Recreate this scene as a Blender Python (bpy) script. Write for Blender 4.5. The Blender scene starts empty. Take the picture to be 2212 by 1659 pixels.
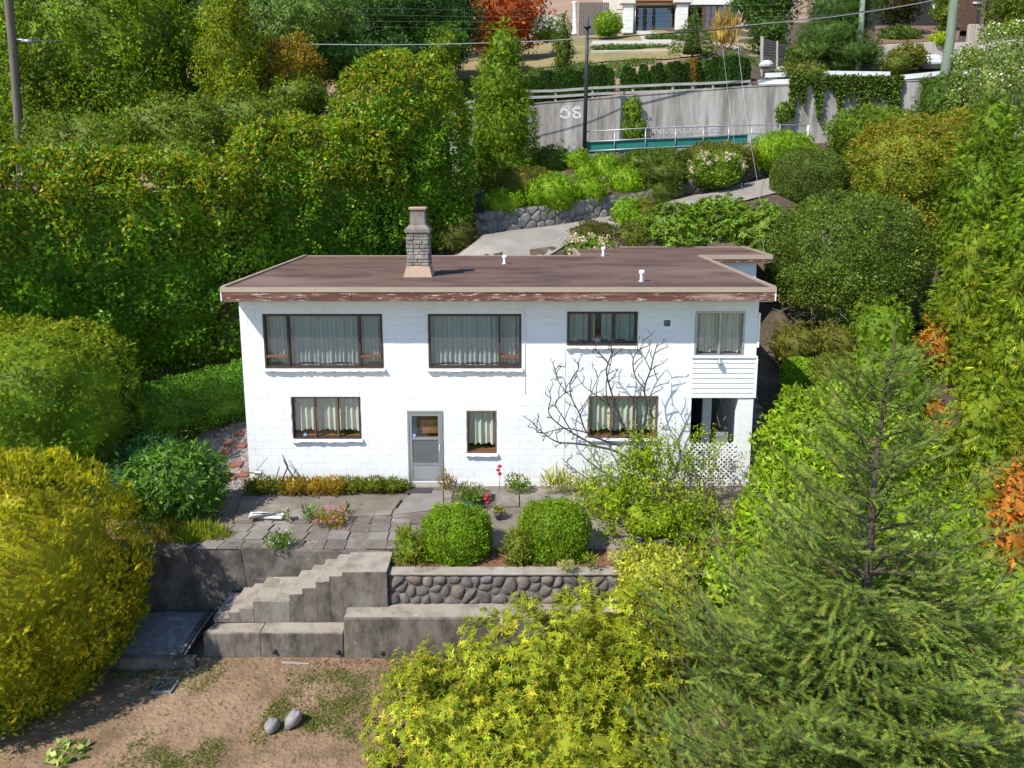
import bpy, math, random
import numpy as np
from mathutils import Vector, Matrix

# ------------------------------------------------------------------ camera, sky, sun, exposure
scene = bpy.context.scene
COL = scene.collection
FPX, UC, VC = 1535.0, 1106.0, 637.0          # focal length and principal point on a 2212 x 1659 plate
PITCH = math.radians(9.47)
CAM = np.array([7.09, -18.14, 8.21])
cd = bpy.data.cameras.new("camera"); cam = bpy.data.objects.new("camera", cd); COL.objects.link(cam)
cam.location = CAM; cam.rotation_euler = (math.pi/2 - PITCH, 0, 0)
cd.sensor_width = 36.0; cd.lens = 36.0*FPX/2212.0
cd.shift_y = (VC - 829.5)/2212.0
cd.clip_start = 0.1; cd.clip_end = 2000
scene.camera = cam

SUN = Vector((-0.86, -0.74, 1.30)).normalized()      # towards the sun
world = bpy.data.worlds.new("World"); scene.world = world; world.use_nodes = True
wn = world.node_tree.nodes; wl = world.node_tree.links
bgn = wn["Background"]
sky = wn.new("ShaderNodeTexSky"); sky.sky_type = 'NISHITA'; sky.sun_disc = False
sky.sun_elevation = math.asin(SUN.z); sky.sun_rotation = math.atan2(SUN.x, SUN.y)
sky.air_density = 1.0; sky.dust_density = 0.0; sky.ozone_density = 4.0
wl.new(sky.outputs[0], bgn.inputs[0]); bgn.inputs[1].default_value = 0.15
sd = bpy.data.lights.new("sun", 'SUN'); sd.energy = 5.0; sd.angle = math.radians(0.55); sd.color = (1.0, 0.955, 0.88)
so = bpy.data.objects.new("sun", sd); COL.objects.link(so)
so.rotation_euler = SUN.to_track_quat('Z', 'Y').to_euler(); so.location = (-30, -30, 50)
scene.view_settings.view_transform = 'Standard'; scene.view_settings.look = 'None'
scene.view_settings.exposure = 0.62; scene.view_settings.gamma = 1.0
scene.cycles.max_bounces = 6; scene.cycles.diffuse_bounces = 3; scene.cycles.glossy_bounces = 3
scene.cycles.transmission_bounces = 4; scene.cycles.transparent_max_bounces = 8
scene.cycles.use_denoising = True
scene.cycles.sample_clamp_indirect = 4.0
scene.cycles.caustics_reflective = False; scene.cycles.caustics_refractive = False

random.seed(7)
RNG = np.random.default_rng(11)

def ray(u, v):
    a = (u-UC)/FPX; b = (VC-v)/FPX
    s, c = math.sin(PITCH), math.cos(PITCH)
    return np.array([a, c + b*s, -s + b*c])
def at(u, v, y):
    """world point seen on the plate at (u, v), at world depth y"""
    d = ray(u, v); t = (y-CAM[1])/d[1]
    return CAM + d*t
def atz(u, v, z):
    d = ray(u, v); t = (z-CAM[2])/d[2]
    return CAM + d*t
def ppm(p):
    """plate pixels for one metre at point p"""
    r = np.array(p)-CAM
    return FPX/(r[1]*math.cos(PITCH) - r[2]*math.sin(PITCH))

# ------------------------------------------------------------------ tags and builders
def tag(o, label, cat, group=None, kind=None):
    if label: o["label"] = label
    if cat: o["category"] = cat
    if group: o["group"] = group
    if kind: o["kind"] = kind
    return o
def thing(name, loc, label, cat, group=None):
    o = bpy.data.objects.new(name, None); COL.objects.link(o)
    o.location = tuple(float(c) for c in loc); o.empty_display_size = 0.2
    return tag(o, label, cat, group)
def wloc(parent):
    v = np.zeros(3)
    while parent is not None:
        v += np.array(parent.location); parent = parent.parent
    return v
class MB:
    def __init__(s): s.v = []; s.f = []
    def add(s, vs, fs):
        n = len(s.v); s.v += [tuple(map(float, p)) for p in vs]; s.f += [tuple(i+n for i in f) for f in fs]; return s
    def box(s, x0, x1, y0, y1, z0, z1):
        return s.add([(x0,y0,z0),(x1,y0,z0),(x1,y1,z0),(x0,y1,z0),(x0,y0,z1),(x1,y0,z1),(x1,y1,z1),(x0,y1,z1)],
                     [(0,3,2,1),(4,5,6,7),(0,1,5,4),(1,2,6,5),(2,3,7,6),(3,0,4,7)])
    def hexa(s, bot, top):
        n = len(bot)
        return s.add(list(bot)+list(top), [tuple(range(n-1,-1,-1)), tuple(range(n,2*n))] + [(i,(i+1)%n,(i+1)%n+n,i+n) for i in range(n)])
    def bar(s, a, b, w, h, up=(0,0,1)):
        a = Vector(a); b = Vector(b); d = (b-a).normalized(); up = Vector(up)
        sd_ = d.cross(up)
        if sd_.length < 1e-4: sd_ = d.cross(Vector((1,0,0)))
        sd_.normalize(); n = sd_.cross(d).normalized()
        q = lambda p: [p+sd_*w/2-n*h/2, p-sd_*w/2-n*h/2, p-sd_*w/2+n*h/2, p+sd_*w/2+n*h/2]
        return s.hexa(q(a), q(b))
    def tube(s, path, rad, sides=6, cap=True):
        path = [Vector(p) for p in path]; n = len(path)
        if not hasattr(rad, '__len__'): rad = [rad]*n
        ref = Vector((0.31,0.87,0.38)); rings = []
        for i, p in enumerate(path):
            d = (path[min(i+1,n-1)]-path[max(i-1,0)])
            d = d.normalized() if d.length > 1e-9 else Vector((0,0,1))
            a = d.cross(ref)
            if a.length < .1: a = d.cross(Vector((1,0,0)))
            a.normalize(); b = d.cross(a)
            rings.append([p+(a*math.cos(2*math.pi*k/sides)+b*math.sin(2*math.pi*k/sides))*rad[i] for k in range(sides)])
        vs = [q for r in rings for q in r]
        fs = [(i*sides+k, i*sides+(k+1)%sides, (i+1)*sides+(k+1)%sides, (i+1)*sides+k) for i in range(n-1) for k in range(sides)]
        if cap: fs += [tuple(range(sides-1,-1,-1)), tuple((n-1)*sides+k for k in range(sides))]
        return s.add(vs, fs)
    def lathe(s, c, prof, sides=12):
        vs = []; m = len(prof)
        for r, z in prof:
            vs += [(c[0]+r*math.cos(2*math.pi*k/sides), c[1]+r*math.sin(2*math.pi*k/sides), c[2]+z) for k in range(sides)]
        fs = [(i*sides+k, i*sides+(k+1)%sides, (i+1)*sides+(k+1)%sides, (i+1)*sides+k) for i in range(m-1) for k in range(sides)]
        fs += [tuple(range(sides-1,-1,-1)), tuple((m-1)*sides+k for k in range(sides))]
        return s.add(vs, fs)
    def build(s, name, mat, parent=None, smooth=False, bevel=0.0, kind=None):
        me = bpy.data.meshes.new(name); o0 = wloc(parent) if parent is not None else np.zeros(3)
        vs = np.array(s.v, dtype=float).reshape(-1,3) - o0
        me.from_pydata(vs.tolist(), [], s.f); me.update()
        if smooth: me.polygons.foreach_set("use_smooth", [True]*len(me.polygons))
        me.materials.append(mat)
        o = bpy.data.objects.new(name, me); COL.objects.link(o)
        if parent is not None: o.parent = parent
        if bevel:
            m = o.modifiers.new("bevel", 'BEVEL'); m.width = bevel; m.segments = 1; m.limit_method = 'ANGLE'; m.angle_limit = math.radians(40)
        if kind: o["kind"] = kind
        return o
def part(name, mat, parent, *boxes, bevel=0.0, smooth=False, kind=None):
    m = MB()
    for b in boxes: m.box(*b)
    return m.build(name, mat, parent, bevel=bevel, smooth=smooth, kind=kind)
def sheet(name, mat, xs, ys, fz, kind='structure', parent=None, label=None):
    X, Y = np.meshgrid(xs, ys); Z = fz(X, Y)
    vs = np.stack([X,Y,Z], -1).reshape(-1,3); nx, ny = len(xs), len(ys)
    i = np.arange(nx*ny).reshape(ny,nx)
    fs = np.stack([i[:-1,:-1], i[:-1,1:], i[1:,1:], i[1:,:-1]], -1).reshape(-1,4)
    m = MB(); m.v = vs.tolist(); m.f = fs.tolist()
    o = m.build(name, mat, parent, smooth=True, kind=kind)
    if label: o["label"] = label
    return o

# smooth value noise for numpy arrays
_NT = np.random.default_rng(5).random((64,64))
def vnoise(x, y, s=1.0, oct=3):
    x = np.asarray(x, float)*s; y = np.asarray(y, float)*s; r = 0; a = 1; t = 0
    for _ in range(oct):
        xi = np.floor(x).astype(int); yi = np.floor(y).astype(int); fx = x-xi; fy = y-yi
        fx = fx*fx*(3-2*fx); fy = fy*fy*(3-2*fy)
        g = lambda i,j: _NT[(xi+i)%64, (yi+j)%64]
        r = r + a*((g(0,0)*(1-fx)+g(1,0)*fx)*(1-fy)+(g(0,1)*(1-fx)+g(1,1)*fx)*fy); t += a
        a *= .5; x = x*2+17.3; y = y*2+9.1
    return r/t-0.5

# ------------------------------------------------------------------ materials
def mat(name, c1, c2=None, rough=.85, scale=3.0, detail=6, bump=0.0, bscale=None, c3=None, stretch=(1,1,1), spec=.3, metal=0.0, lo=.35, hi=.65, speck=None):
    """noise-mixed procedural surface in world coordinates: c1 / c2 patches, optional third colour stains, optional fine specks"""
    m = bpy.data.materials.new(name); m.use_nodes = True
    nt = m.node_tree; N = nt.nodes; L = nt.links; b = N["Principled BSDF"]
    b.inputs["Roughness"].default_value = rough; b.inputs["Metallic"].default_value = metal
    b.inputs["Specular IOR Level"].default_value = spec
    b.inputs["Base Color"].default_value = (*c1, 1)
    if c2 is None and not bump: return m
    geo = N.new("ShaderNodeNewGeometry"); mp = N.new("ShaderNodeMapping"); mp.inputs["Scale"].default_value = stretch
    L.new(geo.outputs["Position"], mp.inputs[0])
    cur = None
    if c2 is not None:
        n1 = N.new("ShaderNodeTexNoise"); n1.inputs["Scale"].default_value = scale; n1.inputs["Detail"].default_value = detail; n1.inputs["Roughness"].default_value = .65
        L.new(mp.outputs[0], n1.inputs[0])
        r = N.new("ShaderNodeMapRange"); r.inputs[1].default_value = lo; r.inputs[2].default_value = hi; L.new(n1.outputs[0], r.inputs[0])
        mx = N.new("ShaderNodeMixRGB"); mx.inputs[1].default_value = (*c1,1); mx.inputs[2].default_value = (*c2,1)
        L.new(r.outputs[0], mx.inputs[0]); cur = mx.outputs[0]
        if c3 is not None:
            n2 = N.new("ShaderNodeTexNoise"); n2.inputs["Scale"].default_value = scale*.37; n2.inputs["Detail"].default_value = 5; n2.inputs["Roughness"].default_value = .7
            ad = N.new("ShaderNodeVectorMath"); ad.inputs[1].default_value = (13.7, 5.1, 8.8); L.new(mp.outputs[0], ad.inputs[0]); L.new(ad.outputs[0], n2.inputs[0])
            r2 = N.new("ShaderNodeMapRange"); r2.inputs[1].default_value = .5; r2.inputs[2].default_value = .68; L.new(n2.outputs[0], r2.inputs[0])
            m2 = N.new("ShaderNodeMixRGB"); m2.inputs[2].default_value = (*c3,1); L.new(cur, m2.inputs[1]); L.new(r2.outputs[0], m2.inputs[0]); cur = m2.outputs[0]
        if speck is not None:
            n3 = N.new("ShaderNodeTexNoise"); n3.inputs["Scale"].default_value = speck[1]; n3.inputs["Detail"].default_value = 2; L.new(mp.outputs[0], n3.inputs[0])
            r3 = N.new("ShaderNodeMapRange"); r3.inputs[1].default_value = speck[2]; r3.inputs[2].default_value = speck[2]+.07; L.new(n3.outputs[0], r3.inputs[0])
            m3 = N.new("ShaderNodeMixRGB"); m3.inputs[2].default_value = (*speck[0],1); L.new(cur, m3.inputs[1]); L.new(r3.outputs[0], m3.inputs[0]); cur = m3.outputs[0]
        L.new(cur, b.inputs["Base Color"])
    if bump:
        nb = N.new("ShaderNodeTexNoise"); nb.inputs["Scale"].default_value = bscale or scale*4; nb.inputs["Detail"].default_value = 6
        L.new(mp.outputs[0], nb.inputs[0])
        bp = N.new("ShaderNodeBump"); bp.inputs["Strength"].default_value = 1.0; bp.inputs["Distance"].default_value = bump
        L.new(nb.outputs[0], bp.inputs["Height"]); L.new(bp.outputs[0], b.inputs["Normal"])
    return m
def leafmat(name, rough=.45, spec=.35, trans=.25):
    m = bpy.data.materials.new(name); m.use_nodes = True
    nt = m.node_tree; N = nt.nodes; L = nt.links; b = N["Principled BSDF"]
    at_ = N.new("ShaderNodeAttribute"); at_.attribute_name = "Col"
    L.new(at_.outputs["Color"], b.inputs["Base Color"]); b.inputs["Roughness"].default_value = rough; b.inputs["Specular IOR Level"].default_value = spec
    if trans:
        t = N.new("ShaderNodeBsdfTranslucent"); mx = N.new("ShaderNodeMixShader"); mx.inputs[0].default_value = trans
        hs = N.new("ShaderNodeHueSaturation"); hs.inputs["Saturation"].default_value = 1.1; hs.inputs["Value"].default_value = 1.5
        L.new(at_.outputs["Color"], hs.inputs["Color"]); L.new(hs.outputs[0], t.inputs[0])
        L.new(b.outputs[0], mx.inputs[1]); L.new(t.outputs[0], mx.inputs[2]); L.new(mx.outputs[0], N["Material Output"].inputs[0])
    return m
def glassmat(name, tint=(.93,.96,.95), rough=.02, base=.09):
    m = bpy.data.materials.new(name); m.use_nodes = True
    nt = m.node_tree; N = nt.nodes; L = nt.links; N.remove(N["Principled BSDF"])
    fr = N.new("ShaderNodeLayerWeight"); fr.inputs[0].default_value = .5
    po = N.new("ShaderNodeMath"); po.operation = 'POWER'; po.inputs[1].default_value = 4.0; L.new(fr.outputs["Facing"], po.inputs[0])
    ad = N.new("ShaderNodeMath"); ad.operation = 'MULTIPLY_ADD'; ad.inputs[1].default_value = .6; ad.inputs[2].default_value = base; L.new(po.outputs[0], ad.inputs[0])
    tr = N.new("ShaderNodeBsdfTransparent"); tr.inputs[0].default_value = (*tint,1)
    gl = N.new("ShaderNodeBsdfGlossy"); gl.inputs["Roughness"].default_value = rough
    mx = N.new("ShaderNodeMixShader"); L.new(ad.outputs[0], mx.inputs[0]); L.new(tr.outputs[0], mx.inputs[1]); L.new(gl.outputs[0], mx.inputs[2])
    L.new(mx.outputs[0], N["Material Output"].inputs[0]); return m
M = {}
M['white'] = mat('white_paint', (.74,.74,.74), (.70,.70,.70), rough=.6, scale=2.2, c3=(.65,.65,.645), bump=.004, bscale=14)
M['white_trim'] = mat('white_trim', (.80,.80,.80), (.72,.72,.71), rough=.5, scale=5)
M['roof'] = mat('roof_membrane', (.122,.073,.055), (.066,.039,.033), rough=.75, lo=.44, hi=.62, scale=.7, c3=(.165,.108,.09), stretch=(.6,1.6,1), speck=((.07,.045,.045),9,.64), bump=.003, bscale=40)
M['flash'] = mat('metal_flashing', (.34,.262,.20), (.29,.222,.17), rough=.45, scale=1.5, stretch=(.3,1,1), spec=.5)
M['fascia'] = mat('peeling_fascia', (.17,.060,.034), (.07,.036,.026), rough=.8, scale=2.6, detail=9, c3=(.30,.20,.145), stretch=(.5,1,4), speck=((.42,.38,.35),9,.62), bump=.006, bscale=22)
M['soffit'] = mat('soffit_paint', (.55,.55,.54), (.48,.48,.47), scale=3)
M['frame'] = mat('brown_window_frame', (.060,.036,.027), (.045,.028,.022), rough=.5, scale=6)
M['wood_mull'] = mat('brown_wood_mullion', (.17,.085,.05), (.12,.06,.036), rough=.6, scale=6, stretch=(1,1,.2))
M['alu'] = mat('aluminium', (.42,.43,.44), (.36,.37,.38), rough=.35, metal=.6, scale=4, spec=.5)
M['alu_panel'] = mat('aluminium_panel', (.34,.35,.35), (.29,.30,.30), rough=.45, metal=.3, scale=3)
M['screen'] = mat('door_screen', (.12,.12,.12), (.10,.10,.10), rough=.7, scale=3)
M['glass'] = glassmat('window_glass')
M['curtain'] = mat('curtain_cloth', (.40,.44,.44), (.32,.37,.38), rough=.9, scale=3, stretch=(3,1,.3))
M['blind'] = mat('cream_curtain', (.74,.70,.60), (.66,.62,.53), rough=.9, scale=3, stretch=(3,1,.3))
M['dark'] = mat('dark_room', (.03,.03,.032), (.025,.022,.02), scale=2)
M['wood_in'] = mat('orange_interior_wood', (.36,.15,.05), (.25,.10,.035), rough=.6, scale=5, stretch=(6,1,.6))
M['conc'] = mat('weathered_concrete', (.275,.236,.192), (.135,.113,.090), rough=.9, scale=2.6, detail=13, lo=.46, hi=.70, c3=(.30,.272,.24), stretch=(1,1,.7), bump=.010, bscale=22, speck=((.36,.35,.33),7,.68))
M['conc_side'] = mat('stained_shaded_side', (.165,.138,.110), (.050,.042,.035), rough=.9, scale=3.0, detail=13, lo=.38, hi=.64, c3=(.21,.19,.165), stretch=(1,1,.45), bump=.012, bscale=22, speck=((.30,.29,.27),8,.70))  # stain plus painted shade: sides kept darker than the sunlit tread tops
M['conc_dk'] = mat('dark_stained_concrete', (.128,.108,.090), (.050,.043,.039), rough=.9, scale=2.4, detail=12, lo=.40, hi=.62, c3=(.18,.158,.135), stretch=(1,1,.8), bump=.008, bscale=20, speck=((.22,.21,.20),8,.70))
M['conc_lt'] = mat('street_wall_concrete', (.30,.28,.255), (.125,.113,.10), rough=.9, scale=1.3, detail=11, lo=.42, hi=.66, c3=(.42,.405,.38), stretch=(1.8,1,.22), bump=.01, bscale=12)
M['patio'] = mat('patio_concrete', (.180,.150,.120), (.122,.102,.082), rough=.9, scale=1.5, detail=9, c3=(.25,.225,.20), bump=.008, bscale=26, speck=((.10,.085,.075),6,.66))
M['paver1'] = mat('paver_grey', (.172,.148,.121), (.118,.101,.083), rough=.9, scale=2.6, detail=9, c3=(.12,.105,.095), bump=.006, bscale=30, speck=((.08,.07,.06),11,.66))
M['paver2'] = mat('paver_brown', (.150,.117,.097), (.105,.085,.072), rough=.9, scale=2.4, detail=9, c3=(.235,.20,.17), bump=.008, bscale=30, speck=((.07,.055,.05),10,.62))
M['paver3'] = mat('paver_pale', (.205,.186,.165), (.160,.146,.130), rough=.9, scale=2.4, detail=9, bump=.005, bscale=30)
M['asphalt'] = mat('driveway_asphalt', (.24,.215,.185), (.185,.165,.145), rough=.9, scale=.9, detail=9, c3=(.29,.262,.23), bump=.008, bscale=30)
M['soil'] = mat('dry_soil', (.15,.092,.060), (.105,.066,.043), rough=.95, scale=1.3, detail=10, c3=(.19,.125,.082), bump=.03, bscale=9, speck=((.25,.18,.13),12,.66))
M['lawn'] = mat('dry_lawn_soil', (.225,.140,.086), (.130,.088,.048), rough=.95, scale=1.6, detail=13, lo=.42, hi=.62, c3=(.27,.18,.115), bump=.05, bscale=14, speck=((.10,.085,.035),9,.60))
M['mulch'] = mat('bark_mulch', (.20,.085,.045), (.12,.055,.03), rough=.95, scale=9, detail=9, c3=(.26,.15,.09), bump=.03, bscale=30)
M['hill'] = mat('hillside_soil', (.26,.175,.125), (.20,.135,.095), rough=.95, scale=.5, detail=9, c3=(.15,.12,.06), bump=.03, bscale=5)
M['drygrass'] = mat('dry_grass_bank', (.26,.185,.09), (.17,.15,.06), rough=.95, scale=.35, detail=8, c3=(.12,.13,.045), bump=.03, bscale=8)
M['banksoil'] = mat('dark_bank_soil', (.075,.052,.034), (.045,.038,.022), rough=.95, scale=2, detail=9, c3=(.12,.085,.055), bump=.03, bscale=9)  # dark mulch and soil colour
M['gravel'] = mat('pale_gravel', (.30,.27,.25), (.16,.145,.14), rough=.95, scale=14, detail=6, c3=(.38,.35,.33), bump=.03, bscale=26)
M['stone'] = mat('wall_cobble', (.135,.115,.100), (.085,.073,.068), rough=.85, scale=3.2, detail=9, c3=(.20,.17,.14), bump=.012, bscale=16, speck=((.34,.32,.30),9,.70))
M['stone2'] = mat('wall_cobble_grey', (.155,.145,.138), (.10,.094,.092), rough=.85, scale=3.2, detail=9, c3=(.22,.205,.19), bump=.012, bscale=16)
M['stone3'] = mat('wall_cobble_warm', (.20,.155,.115), (.13,.10,.08), rough=.85, scale=3.2, detail=9, bump=.012, bscale=16)
M['stone_lt'] = mat('split_stone', (.175,.165,.152), (.105,.10,.094), rough=.9, scale=2.5, detail=9, c3=(.23,.215,.20), bump=.012, bscale=12)
M['mortar'] = mat('mortar', (.150,.132,.115), (.105,.094,.083), rough=.95, scale=4, bump=.01, bscale=20)
M['chim'] = mat('chimney_stone', (.24,.215,.185), (.13,.12,.108), rough=.9, scale=6, detail=9, c3=(.31,.28,.245), bump=.02, bscale=24)
M['chim_cap'] = mat('chimney_cap', (.22,.19,.165), (.14,.12,.108), rough=.9, scale=5, detail=8, bump=.01)
M['chim_base'] = mat('chimney_flashing', (.42,.29,.21), (.34,.225,.165), rough=.6, scale=5)
M['wood_grey'] = mat('grey_timber', (.15,.13,.112), (.09,.08,.07), rough=.9, scale=4, stretch=(.5,1,6), bump=.01)
M['fence'] = mat('weathered_fence', (.34,.325,.315), (.24,.23,.22), rough=.9, scale=3, stretch=(.5,1,5))
M['fence_white'] = mat('white_timber', (.66,.66,.65), (.55,.55,.54), rough=.7, scale=3)
M['pole_wood'] = mat('pole_wood', (.15,.125,.10), (.10,.085,.07), rough=.9, scale=4, stretch=(4,4,.3))
M['pole_green'] = mat('pole_treated', (.17,.21,.15), (.13,.16,.115), rough=.9, scale=4, stretch=(4,4,.3))
M['pole_dark'] = mat('pole_dark_metal', (.035,.035,.042), (.028,.028,.034), rough=.5, scale=3)
M['galv'] = mat('galvanised_rail', (.34,.35,.36), (.28,.29,.30), rough=.4, metal=.5, scale=4)
M['greenmesh'] = mat('green_screen_fabric', (.015,.15,.125), (.012,.12,.105), rough=.8, scale=1.3, stretch=(1,1,.4))
M['bark'] = mat('bark', (.085,.065,.05), (.055,.042,.034), rough=.95, scale=6, stretch=(2,2,.5), bump=.01)
M['twig'] = mat('twig_interior', (.034,.050,.010), (.026,.034,.009), rough=.95, scale=3)
M['deadbark'] = mat('bare_branch', (.055,.045,.040), (.040,.033,.030), rough=.9, scale=8)
M['greytwig'] = mat('grey_twigs', (.22,.20,.165), (.15,.135,.11), rough=.9, scale=6)
M['wire'] = mat('wire_rubber', (.03,.03,.03), rough=.6)
M['wire_thin'] = mat('wire_faint', (.16,.17,.18), rough=.5)
M['wire_lt'] = mat('wire_bright', (.34,.35,.36), rough=.4, metal=.3)
M['brick'] = mat('red_brick_slab', (.24,.10,.065), (.16,.07,.05), rough=.9, scale=8, bump=.01)
M['stucco'] = mat('cream_stucco', (.62,.555,.47), (.55,.49,.41), rough=.8, scale=2)
M['stucco_w'] = mat('pale_stucco', (.66,.64,.60), (.60,.58,.54), rough=.8, scale=2)
M['terracotta'] = mat('terracotta_soffit', (.30,.115,.065), (.25,.095,.055), rough=.7, scale=3)
M['path'] = mat('pale_paving', (.40,.36,.31), (.33,.30,.26), rough=.9, scale=1.5)
M['paint_w'] = mat('white_wall_paint', (.62,.62,.62), (.50,.50,.50), rough=.8, scale=5, detail=8)
M['paint_faint'] = mat('faded_wall_paint', (.42,.42,.42), (.33,.33,.33), rough=.85, scale=3, detail=8)
M['boulder'] = mat('lawn_boulder', (.20,.185,.175), (.13,.12,.115), rough=.9, scale=5, detail=9, c3=(.26,.24,.225), bump=.02, bscale=14)
M['boulder_w'] = mat('pale_boulder', (.48,.48,.47), (.36,.36,.36), rough=.9, scale=2, detail=8, bump=.02)
M['mat'] = mat('door_mat_rubber', (.055,.048,.050), (.042,.037,.040), rough=.9, scale=20)
M['terracotta_pot'] = mat('grey_pot', (.14,.13,.135), (.11,.10,.105), rough=.6, scale=6)
M['blue'] = mat('blue_plastic', (.03,.33,.52), rough=.4)
M['sticker'] = mat('blue_sticker', (.02,.22,.55), rough=.5)
M['sticker_w'] = mat('white_sticker_mark', (.75,.75,.75), rough=.5)
M['red'] = mat('red_petal', (.42,.008,.018), (.34,.006,.015), rough=.6, scale=20)
M['timber_dk'] = mat('dark_house_timber', (.10,.055,.035), (.07,.04,.026), rough=.8, scale=3)
M['leaf_gloss'] = leafmat('leaf_glossy', .48, .25, .30)
M['leaf'] = leafmat('leaf_matte', .6, .2, .35)
M['needle'] = leafmat('needle_matte', .65, .2, .30)
# ------------------------------------------------------------------ terrain function
def I(x, xs, ys): return np.interp(x, xs, ys)
_F = [at(985,552,10.5), at(1045,505,12.3), at(1200,487,13.2), at(1330,465,14.2), at(1480,425,15.3), at(1690,376,17.0)]
FX = [p[0] for p in _F] + [45.0]; FY = [p[1] for p in _F] + [17.2]; FZ = [p[2] for p in _F] + [11.0]
def wall_top(x): return I(x, [-30,4.15,8.15,19.6,28.8,60], [9.8,11.25,11.92,12.81,13.1,13.6])
def rail_z(x): return I(x, [-30,4,8,12,24,60], [6.8,8.4,8.9,9.3,9.85,11.0])
def hz(x, y):
    x = np.asarray(x, float); y = np.asarray(y, float); x, y = np.broadcast_arrays(x, y)
    front = I(y, [-400,-80,-14,-4.4,-3.3,-3.05,0.0], [-90,-14,-2.75,-1.9,-1.9,-.22,-.1])
    inside = np.clip(np.minimum((x+.25)/.3, (13.75-x)/.3), 0, 1)
    sideL = I(y, [0,4,7], [-.1,.4,2.3]); sideR = I(y, [0,1,6.5,7], [-.1,.25,2.65,2.7])
    side = np.where(x < 6, sideL, sideR); mid = side*(1-inside) + (-.1)*inside
    yF = I(x, FX, FY); zF = I(x, FX, FZ)
    z = np.where(y <= 0, front, mid)
    e7 = np.where(x < 6, 2.3, 2.7)*(1-inside) + inside*2.0
    lowy = yF-3.9; zlow = zF-.55
    t = np.clip((y-7)/np.maximum(lowy-7,.5), 0, 1); b1 = e7 + (zlow-e7)*t
    t2 = np.clip((y-lowy)/(3.9), 0, 1); b2 = zlow + (zF-.10-zlow)*np.minimum(t2*1.6, 1.0)
    zr = rail_z(x); zt = wall_top(x)
    step = np.clip((y-yF-.12)/.12, 0, 1)*np.clip((22-x)/4,0,1)
    t3 = np.clip((y-yF-.24)/np.maximum(18.0-yF-.24,.3), 0, 1); b3 = zF-.10 + .85*step + (zr-zF+.10-.85*step)*t3
    t4 = np.clip((y-20.14)/.10, 0, 1); b4 = zr + (zt-zr)*t4
    b5 = zt - 1.0*np.clip((x-20.5)/4,0,1)*np.clip((y-20.8)/3,0,1)*np.clip((44-y)/8,0,1) + I(y, [20.3,21.5,30,48,120,420], [-.05,.35,3.6,8.1,40,175])
    z = np.where(y > 7, b1, z); z = np.where(y > lowy, np.maximum(b1, b2), z); z = np.where(y > yF+.05, b3, z)
    z = np.where(y > 18.0, b4, z); z = np.where(y > 20.3, b5, z)
    return z
def gz(x, y): return float(hz(x, y))

ONES = ['', 'first','second','third','fourth','fifth','sixth','seventh','eighth','ninth','tenth','eleventh','twelfth','thirteenth','fourteenth','fifteenth','sixteenth','seventeenth','eighteenth','nineteenth','twentieth']
def ordinal(n): return ONES[n] if n <= 20 else ('twenty-'+ONES[n-20] if n < 30 else ('thirtieth' if n == 30 else 'thirty-'+ONES[n-30]))
# ------------------------------------------------------------------ foliage
TRIS = [0]
def nrm(a): return a/np.maximum(np.linalg.norm(a, axis=-1, keepdims=True), 1e-9)
def raw_mesh(name, V, F, C, material, parent=None, kind=None, smooth=False):
    me = bpy.data.meshes.new(name); o0 = wloc(parent) if parent is not None else np.zeros(3)
    V = (V-o0).astype(np.float32); n = len(V); m = len(F)
    me.vertices.add(n); me.vertices.foreach_set("co", V.ravel())
    me.loops.add(3*m); me.loops.foreach_set("vertex_index", F.astype(np.int32).ravel())
    me.polygons.add(m); me.polygons.foreach_set("loop_start", np.arange(0,3*m,3,dtype=np.int32))
    if C is not None:
        a = me.color_attributes.new("Col", 'FLOAT_COLOR', 'POINT')
        c4 = np.ones((n,4), np.float32); c4[:,:3] = C; a.data.foreach_set("color", c4.ravel())
    me.update(calc_edges=True)
    if smooth: me.polygons.foreach_set("use_smooth", np.ones(m, bool))
    me.materials.append(material)
    o = bpy.data.objects.new(name, me); COL.objects.link(o)
    if parent is not None: o.parent = parent
    if kind: o["kind"] = kind
    TRIS[0] += m
    return o
def T_(v, f): return np.array(v, float), np.array(f, int)
KITE = T_([(0,0,0),(.42,.5,.10),(1,0,-.05),(.42,-.5,.10)], [(0,2,1),(0,3,2)])
SPRAY = T_([(0,0,0),(.5,.16,.04),(1,0,-.12),(.5,-.16,.04), (.12,.02,0),(.55,.42,0),(.80,.40,-.10),(.42,.20,.03), (.12,-.02,0),(.55,-.42,0),(.80,-.40,-.10),(.42,-.20,.03)],
           [(0,2,1),(0,3,2),(4,6,5),(4,7,6),(8,9,10),(8,10,11)])
def _needle():
    v = []; f = []
    n = 8
    for i in range(n):
        t = .06+.9*i/(n-1)
        for sgn, h in ((1,.3),(-1,.3),((1,-1)[i%2],.95))[:3 if i%2 else 2]:
            ln = 1.0*(1-.35*t)
            b = len(v); v += [(t-.048,0,0),(t+.048,0,0),(t+.13, sgn*ln*(1-h*.6), ln*h*.8)]
            f.append((b,b+1,b+2))
    b = len(v); v += [(0,.014,0),(0,-.014,0),(1,0,0)]; f.append((b,b+1,b+2))
    return T_(v, f)
NEEDLE = _needle()
def _needle_lo():
    v = []; f = []
    for i in range(6):
        t = .05+.85*i/5
        for sgn, h in ((1,.2),(-1,.2),(1,.9)):
            ln = .36*(1-.4*t); b = len(v)
            v += [(t-.05,0,0),(t+.05,0,0),(t+.16, sgn*ln*(1-h*.6), ln*h*.8)]; f.append((b,b+1,b+2))
    return T_(v, f)
NEEDLE_LO = _needle_lo()
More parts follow.
